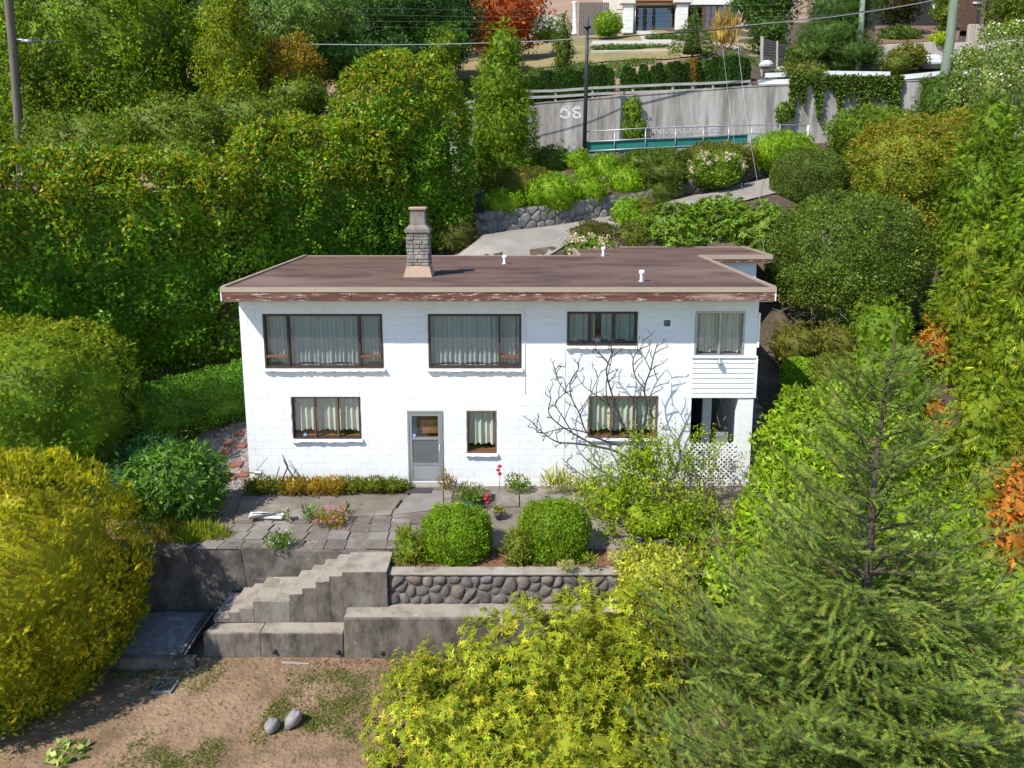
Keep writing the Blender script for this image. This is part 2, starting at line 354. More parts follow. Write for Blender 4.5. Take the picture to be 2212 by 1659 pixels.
def place(T, P, D, S, N, L, W, C):
    """instances of template T (joined) with direction D, side S, normal N"""
    tv, tf = T; n = len(P); k = len(tv)
    V = P[:,None,:] + tv[None,:,0:1]*(D*L[:,None])[:,None,:] + tv[None,:,1:2]*(S*W[:,None])[:,None,:] + tv[None,:,2:3]*(N*W[:,None])[:,None,:]
    F = (tf[None]+(np.arange(n)*k)[:,None,None]).reshape(-1,3)
    return V.reshape(-1,3), F, np.repeat(C, k, axis=0)
def frames(D, up, rng, roll=.6):
    D = nrm(D); S = nrm(np.cross(D, up + rng.normal(0,roll,D.shape))); N = np.cross(S, D); N *= np.sign(N[:,2:3]+.35)
    return D, S, N
def in_view(P, mu=260, mv=200):
    r = P-CAM; s_, c_ = math.sin(PITCH), math.cos(PITCH); d = np.maximum(r[:,1]*c_-r[:,2]*s_, .3); u = UC+FPX*r[:,0]/d; v = VC-FPX*(r[:,1]*s_+r[:,2]*c_)/d
    return (u > -mu) & (u < 2212+mu) & (v > -mv) & (v < 1659+mv)
def blob(rng, n, C, R, pw=2.2, rz=0.0, clumps=40, amp=.12, thick=.2, cull=True, zcut=None, ground=True):
    """points on a lumpy superellipsoid: position, outward normal, clump id, height fraction"""
    C = np.array(C, float); R = np.array(R, float)
    def surf(m):
        d = nrm(rng.normal(size=(m,3))); r = (np.abs(d)**pw).sum(1)**(-1/pw)
        p = d*r[:,None]; nn = nrm(np.sign(d)*np.abs(p)**(pw-1)/R); q = p*R
        w = r**3/np.maximum((q*nn).sum(1), 1e-3); return q, nn, w, p[:,2]
    q, nn, w, h = surf(int(n*2.5)+64); k = rng.choice(len(q), int(n*1.6)+32, p=w/w.sum()); q, nn, h = q[k], nn[k], h[k]
    cq, cn, cw, _ = surf(clumps*3); kk = rng.choice(len(cq), clumps, p=cw/cw.sum()); cc = cq[kk]
    area = 4*math.pi*((R[0]*R[1])**1.6/3+(R[0]*R[2])**1.6/3+(R[1]*R[2])**1.6/3)**(1/1.6)
    cr = math.sqrt(area/clumps)*.62; cid = np.empty(len(q), int); cdist = np.empty(len(q))
    for a in range(0, len(q), 20000):
        dd = ((q[a:a+20000,None,:]-cc[None])**2).sum(2); j = dd.argmin(1); cid[a:a+20000] = j; cdist[a:a+20000] = np.sqrt(dd[np.arange(len(j)), j])
    camp = amp*(.6+.8*rng.random(clumps)); t = np.clip(cdist/cr, 0, 1.2)
    q = q + nn*(camp[cid]*(1-t**2))[:,None]
    nn = nrm(nn + .8*(q-(cc-cn[kk]*0)[cid])/cr*min(1, amp/.06*.5))
    q = q - nn*(thick*rng.random(len(q))**1.6)[:,None]
    if rz:
        c, s = math.cos(rz), math.sin(rz); Rm = np.array([[c,-s,0],[s,c,0],[0,0,1]]); q = q@Rm.T; nn = nn@Rm.T
    P = q + C
    keep = np.ones(len(P), bool)
    if cull:
        vd = nrm(CAM-P); keep &= ((nn*vd).sum(1) > -.22) | (rng.random(len(P)) < .12)
    keep &= in_view(P) | (rng.random(len(P)) < .15)
    if ground: keep &= P[:,2] > hz(P[:,0], P[:,1])-.12
    if zcut is not None: keep &= P[:,2] > zcut
    P, nn, cid, h = P[:int(n*1.65)], nn[:int(n*1.65)], cid[:int(n*1.65)], h[:int(n*1.65)]; keep = keep[:int(n*1.65)]
    P, nn, cid, h = P[keep], nn[keep], cid[keep], h[keep]
    return P, nn, cid, h, cr
def core(name, parent, C, R, pw, rz, rng, shrink=.86, m='twig'):
    nu, nv = 26, 15; vs = []; C = np.array(C); R = np.array(R)
    for j in range(nv+1):
        ph = math.pi*j/nv
        for i in range(nu):
            th = 2*math.pi*i/nu; d = np.array([math.sin(ph)*math.cos(th), math.sin(ph)*math.sin(th), math.cos(ph)])
            r = (np.abs(d)**pw).sum()**(-1/pw)*shrink*(1+.05*rng.normal() if 0<j<nv else 1)
            q = d*r*R
            if rz: c, s = math.cos(rz), math.sin(rz); q = np.array([c*q[0]-s*q[1], s*q[0]+c*q[1], q[2]])
            vs.append(C+q)
    fs = [(j*nu+i, (j+1)*nu+i, (j+1)*nu+(i+1)%nu, j*nu+(i+1)%nu) for j in range(nv) for i in range(nu)]
    mb = MB(); mb.add(vs, fs); return mb
GAIN = np.array([1.78,1.80,.74])
def pal(rng, cols, wts, cid, ncl, n, jit=.22, cj=.16):
    cols = np.array(cols, float); wts = np.array(wts, float)/sum(wts)
    base = cols[rng.choice(len(cols), n, p=wts)]
    return np.clip(GAIN*base*(1+rng.normal(0,jit,(n,1)))*(1+rng.normal(0,cj,(ncl,1)))[cid]*(1+rng.normal(0,.07,(n,3))), .004, .9)
def shrub(name, blobs, label, cat, cols, wts=None, leaf='broad', L=.12, W=.045, cov=2.2, top=None, clumps=40, amp=.1, thick=.2, out=.28, up=.2, rnd=.75,
          seed=0, group=None, material='leaf', pw=2.2, stem=True, sh=.86, part_name='foliage', zcut=None, trunk=None, coremat='twig', ground=True, maxn=10**9, low=None):
    """one plant: an Empty with foliage (leaf-sized faces), a twiggy inside and a stem"""
    rng = np.random.default_rng(1000+seed); wts = wts or [1]*len(cols)
    bl = []
    for b in blobs:
        C, R = np.array(b[0], float), np.array(b[1], float); bl.append((C, R, b[2] if len(b) > 2 else 0.0, b[3] if len(b) > 3 else pw))
    zb = min(C[2]-R[2] for C, R, _, _ in bl); c0 = bl[0][0]
    gzv = gz(c0[0], c0[1]) if ground else zb
    base = (c0[0], c0[1], max(zb, gzv) if ground else zb)
    root = thing(name, base, label, cat, group)
    Vs, Fs, Cs = [], [], []; off = 0; cmb = MB()
    for C, R, rz, p in bl:
        area = 4*math.pi*((R[0]*R[1])**1.6/3+(R[0]*R[2])**1.6/3+(R[1]*R[2])**1.6/3)**(1/1.6)
        unit = {'broad':.5*L*W, 'spray':.42*L*W, 'rosette':.5*L*W*9, 'needle':.25*L*W, 'blade':.5*L*W}[leaf]
        n = min(int(cov*.48*area/unit), maxn)
        P, nn, cid, h, cr = blob(rng, n, C, R, p, rz, clumps, amp, thick, True, zcut, ground)
        n = len(P)
        if n == 0: continue
        col = pal(rng, cols, wts, cid, clumps, n)
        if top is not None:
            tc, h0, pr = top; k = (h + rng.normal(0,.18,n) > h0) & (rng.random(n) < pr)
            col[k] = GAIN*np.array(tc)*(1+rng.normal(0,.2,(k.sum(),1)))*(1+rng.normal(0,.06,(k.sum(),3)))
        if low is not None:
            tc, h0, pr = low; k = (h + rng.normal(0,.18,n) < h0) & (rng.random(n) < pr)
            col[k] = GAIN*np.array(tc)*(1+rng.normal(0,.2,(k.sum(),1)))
        col = np.clip(col, .004, .9)
        D = nn*out + rng.normal(0,rnd,(n,3)) + np.array([0,0,up])
        if leaf == 'rosette':
            ax = nrm(nn*out + rng.normal(0,rnd*.5,(n,3)) + np.array([0,0,up])); m = 9
            a1 = nrm(np.cross(ax, rng.normal(size=(n,3)))); a2 = np.cross(ax, a1)
            an = (np.arange(m)*2*math.pi/m)[None] + rng.random((n,1))*6.28 + rng.normal(0,.25,(n,m))
            el = rng.normal(.12,.25,(n,m))[...,None]
            D = nrm(a1[:,None]*np.cos(an)[...,None] + a2[:,None]*np.sin(an)[...,None] + ax[:,None]*el).reshape(-1,3)
            A = np.repeat(ax, m, 0); S = nrm(np.cross(A, D)); N = np.cross(D, S); P = np.repeat(P, m, 0)
            col = np.repeat(col, m, 0)*(1+rng.normal(0,.13,(n*m,1))); nl = n*m; tpl = KITE
        else:
            nl = n; D, S, N = frames(D, nn, rng); tpl = {'broad':KITE, 'spray':SPRAY, 'needle':NEEDLE_LO, 'blade':KITE}[leaf]
        sc = np.clip(1+rng.normal(0,.25,nl), .45, 1.7)
        V, F, Cc = place(tpl, P, D, S, N, L*sc, W*sc, np.clip(col,.004,.9)); Vs.append(V); Fs.append(F+off); Cs.append(Cc); off += len(V)
        if sh:
            cb = core('', None, C, R, p, rz, rng, sh); nb = len(cmb.v); cmb.v += cb.v; cmb.f += [tuple(i+nb for i in f) for f in cb.f]
    raw_mesh(part_name, np.concatenate(Vs), np.concatenate(Fs), np.concatenate(Cs), M[material], root, kind='stuff')
    if sh:
        cv = np.array(cmb.v); cf = np.array(cmb.f); cf = np.concatenate([cf[:,[0,1,2]], cf[:,[0,2,3]]]); mc = GAIN*(np.array(cols)*np.array(wts)[:,None]).sum(0)/sum(wts)
        raw_mesh('branches', cv, cf, np.clip(mc*(1+rng.normal(0,.25,(len(cv),1))),.004,.6), M[material], root, kind='stuff')
    if trunk:
        mb = MB(); (b0, b1, r0, r1) = trunk; b0 = Vector(b0); b1 = Vector(b1); path = []
        for i in range(6):
            t = i/5; path.append(b0.lerp(b1, t)+Vector((.06*math.sin(5*t+seed), .05*math.cos(4*t+seed), 0))*(1 if 0<i<5 else 0)*min(1,(b1-b0).length/3))
        mb.tube(path, [r0+(r1-r0)*i/5 for i in range(6)], 8)
        for k in range(5):
            a = k*1.3+seed; pt = b0.lerp(b1, .55+.08*k); mb.tube([pt, pt+Vector((math.cos(a)*.35, math.sin(a)*.35, .45))*(b1-b0).length*.45], [r1*.9, r1*.3], 6)
        mb.build('trunk', M['bark'], root, smooth=True)
    elif stem:
        mb = MB(); g = base[2]
        for k in range(3):
            a = 2.1*k+seed; r = min(bl[0][1][0], bl[0][1][1])*.18
            mb.tube([(c0[0]+r*.4*math.cos(a), c0[1]+r*.4*math.sin(a), g-.05), (c0[0]+r*2*math.cos(a), c0[1]+r*2*math.sin(a), g+(c0[2]-g)*1.0+.05)], [.035,.015], 6)
        mb.build('stem', M['bark'], root, smooth=True)
    return root
def px_blob(u0, u1, v0, v1, y, ry=None, k=1.0):
    """ellipsoid whose outline fills the plate box, at depth y"""
    c = at((u0+u1)/2, (v0+v1)/2, y); s = ppm(c)
    rx = (u1-u0)/2/s*k; rzv = (v1-v0)/2/s*k
    return c, np.array([rx, ry if ry else rx*.85, rzv])
# ------------------------------------------------------------------ ground, lawn, patio, driveway
xs = np.concatenate([np.linspace(-400,-20,12)[:-1], np.arange(-20,32,.45), np.linspace(32,400,12)])
ys = np.concatenate([np.asarray(q_,float) for q_ in [np.linspace(-300,-12,10)[:-1], np.arange(-12,-5,.5), np.arange(-5,19.9,.22), [20.0,20.14,20.25,20.4,20.7,21.2,21.7], np.arange(22.5,60,1.0), np.linspace(60,420,16)]])
def gfz(X, Y): return hz(X,Y) - .04 + np.where((Y>20.4), vnoise(X,Y,.35)*.5*np.clip((Y-20.4)/3,0,1), vnoise(X,Y,1.1)*.06)
sheet('ground', M['hill'], xs, ys, gfz)
def lawn_z(X, Y): return -1.73 - .055*(-4.6-Y) + vnoise(X,Y,.5)*.10 + vnoise(X,Y,3.0)*.035
sheet('lawn', M['lawn'], np.arange(-9,22.01,.22), np.arange(-13.5,-4.55,.22), lawn_z, label='dry brown lawn with sparse green patches below the concrete wall')
def bed_z(X, Y): return -.15 + vnoise(X,Y,1.4)*.09 + vnoise(X,Y,5)*.03 + .07*np.clip((Y+4.2)/1.2,0,1)
sheet('garden_bed', M['mulch'], np.arange(4.3,15.6,.16), np.arange(-4.22,-2.2,.16), bed_z, label='bark mulch bed behind the cobble wall')
def path_z(X, Y): return hz(X,Y) + .05 + vnoise(X,Y,4)*.05
sheet('gravel_path', M['gravel'], np.arange(-2.6,-.02,.12), np.arange(-1.0,6.6,.14), path_z, label='pale gravel path beside the house')
def side_z(X, Y): return np.where(Y<-3.0, -.3, hz(X,Y)) + .06 + vnoise(X,Y,2)*.06
sheet('side_soil', M['soil'], np.arange(-5.5,.25,.16), np.arange(-3.22,-.6,.16), side_z, label='dry soil strip beside the patio')

# patio: poured slab strips plus separate pavers
patio = thing('patio', (5,-1.5,-.1), None, None); patio['kind'] = 'structure'
def slab(name, pts, top, mt, thick=.16):
    m = MB(); m.hexa([(x,y,top-thick) for x,y in pts], [(x,y,top) for x,y in pts]); return m.build(name, mt, patio, bevel=.008)
P2 = lambda u, v: tuple(atz(u, v, 0.0)[:2])
slab('slab', [(-.2,-3.28),(9.4,-3.28),(13.9,-2.3),(13.9,.02),(-.2,.02)], -.055, M['patio'])
# poured slabs near the wall, cracked apart
c1, c2, c3, c4 = P2(525,1068), P2(890,1062), P2(850,1118), P2(505,1125)
slab('slab', [c4, P2(842,1112), P2(868,1078), P2(735,1092), c1], .012, M['patio'])
slab('slab', [P2(848,1112), P2(957.5,1098), P2(957.5,1056), P2(893,1062), P2(872,1080)], .004, M['paver3'])
slab('slab', [P2(959,1096), P2(1121,1092), P2(1121,1064), P2(959,1057)], -.002, M['patio'])
slab('slab', [P2(850,1120), P2(965,1114), P2(958,1102), P2(852,1116)], -.012, M['paver2'])
for i, (u0,u1) in enumerate([(1123,1180),(1182,1242),(1244,1300)]):
    slab('slab', [P2(u0+3,1096), P2(u1+3,1095), P2(u1,1067), P2(u0,1068)], .004+.005*(i==1), M[('patio','paver3','paver1')[i]])
slab('slab', [P2(1400,1095), P2(1590,1085), P2(1612,1052), P2(1400,1056)], .0, M['patio'])
# square pavers
rp = random.Random(3)
pw_, n_ = .465, 0
for r in range(5):
    for c in range(15):
        x0 = -.05 + c*pw_ + (.03*r); y1 = -1.42 - r*pw_*.83
        if c < 4 and r < 1: continue
        if c > 11: continue
        g = .012 if c > 4 else .03
        w = pw_-g
        if rp.random() < .06: continue
        dx, dy = rp.uniform(-.008,.008), rp.uniform(-.008,.008); tl = rp.uniform(-.012,.012); tz = -.018+rp.uniform(-.012,.016)
        sk = -.06 if c < 5 else 0
        q = [(x0+dx+sk, y1-w*.83+dy), (x0+w+dx+sk, y1-w*.83+dy), (x0+w+dx, y1+dy), (x0+dx, y1+dy)]
        m = MB(); m.hexa([(a,b,-.06) for a,b in q], [(a,b,tz+tl*(1 if i in (0,3) else -1)) for i,(a,b) in enumerate(q)])
        m.build('paver', M[rp.choice(['paver1','paver1','paver2','paver2','paver3','patio'])], patio, bevel=.006)

sheet('bank_soil', M['banksoil'], np.arange(2,27,.25), np.arange(6.8,18.2,.2), lambda X,Y: hz(X,Y)+.025+vnoise(X,Y,2)*.02, label='dark soil of the planted bank')
sheet('right_bank_soil', M['banksoil'], np.arange(14.8,32,.4), np.arange(-4.0,19,.4), lambda X,Y: hz(X,Y)+.05+vnoise(X,Y,2)*.05, label='dark soil under the shrubs right of the house')
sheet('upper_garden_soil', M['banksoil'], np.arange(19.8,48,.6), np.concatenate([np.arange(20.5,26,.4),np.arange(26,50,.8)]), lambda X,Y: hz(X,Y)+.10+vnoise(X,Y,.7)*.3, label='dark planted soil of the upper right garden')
# driveway strip
fx = np.array([FX[0]-3.5]+[p[0] for p in _F]+[24.0]); fy = np.array([8.8]+[p[1] for p in _F]+[18.4])
tt = np.linspace(0, len(fx)-1, 60); px_ = np.interp(tt, np.arange(len(fx)), fx); py_ = np.interp(tt, np.arange(len(fx)), fy)
m = MB(); K = 9
for i in range(60):
    for j in range(K):
        s = j/(K-1); x = px_[i]+.9*s; y = py_[i]+.02-(3.5+2.6*max(0,1-tt[i]/3))*s; m.v.append((x, y, gz(x,min(y, I(x,FX,FY)))+.11))
m.f = [(i*K+j, i*K+j+1, (i+1)*K+j+1, (i+1)*K+j) for i in range(59) for j in range(K-1)]
dw = m.build('driveway', M['asphalt'], None, smooth=True, kind='structure')
m = MB()
for i in range(0,41):
    x = 6+i*1.0
    for y in (18.25, 19.9): m.v.append((x, y, float(rail_z(x))+.05))
m.f = [(2*i, 2*i+2, 2*i+3, 2*i+1) for i in range(40)]
m.build('lane', M['asphalt'], None, kind='structure')
# garden steps beside the house, right
gst = thing('garden_stairs', (14.2,.15,0), 'dark concrete garden steps climbing along the right side of the white house', 'stairs')
for k in range(15):
    z1 = .18*(k+1); y0 = .15+.42*k
    part('step', M['conc'], gst, (13.75+.02*(k%2), 14.75, y0, y0+.46, z1-.24, z1), bevel=.012)
# ------------------------------------------------------------------ the white block house
HX0, HX1, HD, HT = 0.0, 13.5, 6.3, 5.12
house = thing('block_house', (6.75, 0, 0), 'two storey white painted block house with flat brown roof and stone chimney', 'house')
def rect(u0, v0, u1, v1):
    a = at((u0),(v0+v1)/2, 0); b = at(u1,(v0+v1)/2, 0); t = at((u0+u1)/2, v0, 0); d = at((u0+u1)/2, v1, 0)
    return [a[0], b[0], d[2], t[2]]
W1 = rect(570,678,827,795); W2 = rect(925,676,1126,793); W3 = rect(1225,673,1377,746); W4 = rect(1501,672,1608,770)
W5 = rect(631,857,779,947); WD = rect(881,887,957,1043); W6 = rect(1008,887,1072,978); W7 = rect(1271,855,1420,945)
OP = rect(1490,860,1590,1045); PAN = rect(1493,772,1638,858)
OP[2] = 0.02; WD[2] = .10
for w_ in (W1, W2): w_[3] = W1[3]; w_[2] = W1[2]
openings = [W1, W2, W3, W4, W5, WD, W6, W7, OP]
def subtract(rects, o):
    res = []
    for (x0,x1,z0,z1) in rects:
        a0, a1, b0, b1 = max(x0,o[0]), min(x1,o[1]), max(z0,o[2]), min(z1,o[3])
        if a0 >= a1-1e-6 or b0 >= b1-1e-6: res.append((x0,x1,z0,z1)); continue
        if x0 < a0: res.append((x0,a0,z0,z1))
        if a1 < x1: res.append((a1,x1,z0,z1))
        if z0 < b0: res.append((a0,a1,z0,b0))
        if b1 < z1: res.append((a0,a1,b1,z1))
    return res
# structural wall: cells round the openings
cells = [(HX0, HX1, -.15, HT)]
for o in openings: cells = subtract(cells, o)
m = MB()
for (x0,x1,z0,z1) in cells: m.box(x0, x1, .006, .22, z0, z1)
m.build('front_wall', M['white'], house)
part('side_wall', M['white'], house, (HX0, .2, .2201, HD, -.15, HT))
part('side_wall', M['white'], house, (HX1-.2, HX1, .2201, HD, -.15, HT))
part('rear_wall', M['white'], house, (.2, HX1-.2, HD-.2, HD-.001, -.15, HT))
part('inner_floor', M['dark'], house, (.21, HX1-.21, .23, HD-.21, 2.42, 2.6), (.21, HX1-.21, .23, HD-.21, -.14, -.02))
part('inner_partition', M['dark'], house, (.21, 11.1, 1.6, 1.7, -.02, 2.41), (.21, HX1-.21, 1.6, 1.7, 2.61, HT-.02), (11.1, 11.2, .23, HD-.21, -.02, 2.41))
# blocks in running bond, each its own piece
bl = []; cw, ch = .405, .2
for r in range(int(HT/ch)+1):
    z0 = r*ch; z1 = min(z0+ch, HT)
    if z1-z0 < .05: continue
    off = 0 if r%2 else -cw/2
    for c in range(-1, int(HX1/cw)+2):
        x0 = max(c*cw+off, HX0); x1 = min(c*cw+off+cw, HX1)
        if x1-x0 < .06: continue
        rs = [(x0+.002, x1-.002, z0+.002, z1-.002)]
        for o in openings + [PAN]: rs = subtract(rs, (o[0]-.001,o[1]+.001,o[2]-.001,o[3]+.001))
        for q in rs:
            if q[1]-q[0] > .03 and q[3]-q[2] > .02: bl.append(q)
bl.sort(key=lambda q: -((q[1]-q[0])*(q[3]-q[2]) + (.002 if .6 < q[2] < 3.8 else 0)))
rb = random.Random(4); rest = MB(); share = {}
for i, q in enumerate(bl):
    pr = rb.choice([.001,.0015,.002,.003,.005])
    m = MB() if i < 290 else rest
    m.box(q[0], q[1], -pr, .0055, q[2], q[3])
    if i < 290:
        m.build('block', M['white'], house)
rest.build('blockwork', M['white'], house, kind='stuff')
part('plinth', M['white'], house, (0.03, WD[0]-.15, -.035, -.007, -.1, .12), (WD[1]+.1, OP[0]-.05, -.03, -.007, -.1, .1))
# roof
RZ, RB, OV, SO = 5.50, 5.170, .72, .16
roof = part('roof', M['roof'], house, (-SO+.08, HX1+SO-.08, -OV+.08, 6.58-.05, RZ-.16, RZ-.035))
part('soffit', M['soffit'], roof, (-SO+.05, HX1+SO-.05, -OV+.05, 6.54, HT+.0005, HT+.03))
part('roof_deck', M['roof'], roof, (9.44+.07, 16.2-.08, 6.5801, 9.72-.05, RZ-.16, RZ-.037))
def flash(name, pts, mt, parent, seg=4.5):
    pass
# metal edge flashing: front, sides, back, extension; pieces butt end to end
z0f, z1f = RZ-.125, RZ
xsf = [-SO, 2.2, 7.1, 11.2, HX1+SO]
for a, b in zip(xsf[:-1], xsf[1:]):
    m = MB(); m.add([(a+.002,-OV-.02,z0f),(b-.002,-OV-.02,z0f),(b-.002,-OV-.012,z1f),(a+.002,-OV-.012,z1f),(a+.002,-OV+.08,z1f-.012),(b-.002,-OV+.08,z1f-.012),(a+.002,-OV+.07,z0f),(b-.002,-OV+.07,z0f)],
        [(0,1,2,3),(3,2,5,4),(0,6,7,1),(4,5,7,6),(0,3,4,6),(1,7,5,2)])
    m.build('flashing', M['flash'], roof)
part('flashing', M['flash'], roof, (-SO-.015, -SO+.09, -OV+.081, 6.58, z0f, z1f+.01))
part('flashing', M['flash'], roof, (HX1+SO-.09, HX1+SO+.015, -OV+.081, 6.51, z0f, z1f+.01))
part('flashing', M['flash'], roof, (-SO+.091, 9.4, 6.52, 6.59, z0f, z1f-.012))
part('flashing', M['flash'], roof, (HX1+SO+.016, 16.2, 6.53, 6.63, z0f-.02, z1f+.004))
part('flashing', M['flash'], roof, (16.11, 16.215, 6.631, 9.72, z0f-.02, z1f+.008))
part('flashing', M['flash'], roof, (9.4, 9.5, 6.60, 9.72, z0f, z1f+.008))
part('flashing', M['flash'], roof, (9.501, 16.109, 9.66, 9.73, z0f, z1f-.01))
# peeling timber fascia boards under the flashing
rf = random.Random(9)
fx_ = [-SO+.03, 3.1, 7.95, 11.6, HX1+SO-.03]
for a, b in zip(fx_[:-1], fx_[1:]):
    part('fascia_board', M['fascia'], house, (a+.004, b-.004, -OV, -OV+.035, RB-.02, z0f-.006), bevel=.004)
part('fascia_board', M['white_trim'], house, (-SO+.0, -SO+.03, -OV-.003, 6.55, RB-.022, z0f-.004))
part('fascia_board', M['white_trim'], house, (HX1+SO-.03, HX1+SO, -OV-.003, 6.49, RB-.022, z0f-.004))
part('fascia_board', M['fascia'], house, (HX1+SO+.02, 16.19, 6.55, 6.59, RB+.06, z0f-.03))
# rear addition
part('addition_wall', M['white'], house, (HX1+.01, 15.75, 6.85, 9.5, 1.5, RZ-.17))
# vent pipes
for (u, v0, v1) in ((1090,552,570),(1303,534,553),(1386,584,608)):
    b = atz(u, v1, RZ-.035); s = ppm(b); h = (v1-v0)/s*1.02; r = .062
    m = MB(); m.lathe((b[0],b[1],RZ-.04), [(r*1.7,0),(r*1.6,.02),(r,.05),(r,h*.8)], 12); o = m.build('vent_pipe', M['galv'], roof, smooth=True)
    m = MB(); m.lathe((b[0],b[1],RZ-.04), [(r*1.15,h*.72),(r*1.2,h*.74),(r*1.2,h),(r*.8,h+.01)], 12); m.build('vent_cap', M['white_trim'], house, smooth=True)
# chimney
cb = at(903, 590, 1.37); cx, cy = cb[0], 1.70
chim = thing('chimney', (cx, cy, RZ-.03), None, None); chim.parent = house; chim.location = (cx-6.75, cy, RZ-.03)
def frustum(name, mt, hw0, hw1, z0, z1, par=chim):
    m = MB(); q = lambda h, z: [(cx-h,cy-h,z),(cx+h,cy-h,z),(cx+h,cy+h,z),(cx-h,cy+h,z)]
    m.hexa(q(hw0,z0), q(hw1,z1)); return m.build(name, mt, par, bevel=.01)
frustum('chimney_base', M['chim_base'], .40, .315, RZ-.05, RZ+.26)
zc = RZ+.261; ztop = zc+.92; frustum('chimney_shaft', M['mortar'], .275, .275, zc, ztop-.002)
rc = random.Random(2); z = zc; row = 0
while z < ztop-.05:
    h = rc.choice([.085,.10,.12]); h = min(h, ztop-z)
    for face in range(4):
        t = -.30
        cuts = [-.30]
        while cuts[-1] < .30-.16: cuts.append(cuts[-1]+rc.uniform(.16,.30))
        cuts[-1] = .30
        if len(cuts) == 1: cuts.append(.30)
        for a, b in zip(cuts[:-1], cuts[1:]):
            pr = rc.uniform(.0,.028); dpt = .274; m = MB()
            pts = []
            n = 3
            A = lambda s, d, zz: {0:(cx+s,cy-d,zz),1:(cx+d,cy+s,zz),2:(cx-s,cy+d,zz),3:(cx-d,cy-s,zz)}[face]
            e = .006
            outer = [A(a+e,.298+pr,z+e),A(b-e,.298+pr+rc.uniform(-.008,.008),z+e),A(b-e,.298+pr,z+h-e),A(a+e,.298+pr+rc.uniform(-.008,.008),z+h-e)]
            inner = [A(a+e,dpt,z+e),A(b-e,dpt,z+e),A(b-e,dpt,z+h-e),A(a+e,dpt,z+h-e)]
            m.add(inner+outer, [(4,5,6,7),(0,1,5,4),(1,2,6,5),(2,3,7,6),(3,0,4,7)]); m.build('stone', M['chim'], chim, bevel=.012)
    z += h; row += 1
frustum('chimney_cap', M['chim_cap'], .345, .345, ztop, ztop+.10)
frustum('chimney_shoulder', M['chim_cap'], .33, .225, ztop+.101, ztop+.22)
frustum('flue', M['chim_cap'], .215, .195, ztop+.221, ztop+.62)
frustum('flue_cap', M['chim_base'], .235, .24, ztop+.621, ztop+.69)

# windows ------------------------------------------------------------
def window(r, mull, transoms=(), fmat='frame', mmat=None, curtain='curtain', sill=True, fw=.055, drop=0.0, gap=(), folds=9):
    x0,x1,z0,z1 = r; mmat = mmat or fmat
    w = thing('window', ((x0+x1)/2, 0, z0), None, None); w.parent = house; w.location = ((x0+x1)/2-6.75, 0, z0)
    e = .002
    part('frame', M[fmat], w, (x0+e,x1-e,-.02,.12,z1-fw,z1-e)); part('frame', M[fmat], w, (x0+e,x1-e,-.025,.12,z0+e,z0+fw))
    part('frame', M[fmat], w, (x0+e,x0+fw,-.018,.12,z0+fw+e,z1-fw-e)); part('frame', M[fmat], w, (x1-fw,x1-e,-.018,.12,z0+fw+e,z1-fw-e))
    xs_ = [x0+fw]
    for q in mull:
        xm = x0+(x1-x0)*q; part('mullion', M[mmat], w, (xm-fw*.5,xm+fw*.5,-.012,.118,z0+fw+e,z1-fw-e)); xs_ += [xm-fw*.5, xm+fw*.5]
    xs_.append(x1-fw)
    for k in range(len(xs_)//2):
        a, b = xs_[2*k]+e, xs_[2*k+1]-e
        if k in transoms:
            zt_ = z0+(z1-z0)*.22; part('transom', M['wood_mull'], w, (a,b,-.03,.10,zt_-.03,zt_+.03))
            part('pane', M['glass'], w, (a,b,.05,.056,zt_+.031,z1-fw-e)); part('pane', M['glass'], w, (a,b,.05,.056,z0+fw+e,zt_-.031))
        else: part('pane', M['glass'], w, (a,b,.05,.056,z0+fw+e,z1-fw-e))
    # pleated curtain
    if curtain:
        rr = random.Random(int(x0*100)); n = 110; m = MB(); xa, xb = x0-.05, x1+.05
        ph = [rr.uniform(0,6.28) for _ in range(3)]
        for i in range(n+1):
            t = i/n; x = xa+(xb-xa)*t
            d = .035*math.sin(t*(xb-xa)*folds*2.2*math.pi+ph[0]) + .02*math.sin(t*(xb-xa)*folds*.83*math.pi+ph[1])
            m.v += [(x, .17+d*.6, z1+.05), (x, .17+d*1.0, (z0+z1)/2), (x, .17+d*1.3, z0+fw+.05+.02*math.sin(t*23+ph[2])+drop)]
        for i in range(n):
            t = i/n
            if any(g0 < t < g1 for g0, g1 in gap): continue
            m.f += [(3*i+1, 3*i+4, 3*i+3, 3*i), (3*i+2, 3*i+5, 3*i+4, 3*i+1)]
        m.build('curtain', M[curtain], w, smooth=True)
    part('window_ledge', M['wood_in'] if drop else M['white_trim'], w, (x0+.01,x1-.01,.121,.42,z0+.0,z0+.04))
    if sill:
        # rough-hewn painted stone sill built of several stones
        rr = random.Random(int(x0*77)); a = x0-.03; k = 0
        while a < x1+.03:
            b = min(a+rr.uniform(.35,.62), x1+.05)
            if x1+.05-b < .15: b = x1+.05
            m = MB(); n = 5; zt_, zb_ = z0-.012, z0-.105
            for i in range(n+1):
                x = a+.004+(b-a-.008)*i/n; j = lambda s: rr.uniform(-s,s)
                m.v += [(x,.004,zt_),(x,-.075+j(.012),zt_-.004+j(.004)),(x,-.098+j(.02),(zt_+zb_)/2+j(.012)),(x,-.07+j(.014),zb_+.01+j(.01)),(x,.004,zb_)]
            for i in range(n):
                for q in range(4): m.f.append((5*i+q,5*i+q+1,5*i+5+q+1,5*i+5+q))
            m.f += [(4,3,2,1,0), tuple(5*n+q for q in range(5))]
            m.build('sill_stone', M['white'], w); a = b
    return w
window(W1, (.205,.805), (0,2), folds=8)
window(W2, (.765,), (1,), folds=7)
window(W3, (.325,.665), (), folds=6, gap=((.40,.50),))
w4 = window(W4, (.5,), (), fmat='alu', sill=False, fw=.05, folds=10, curtain='blind')
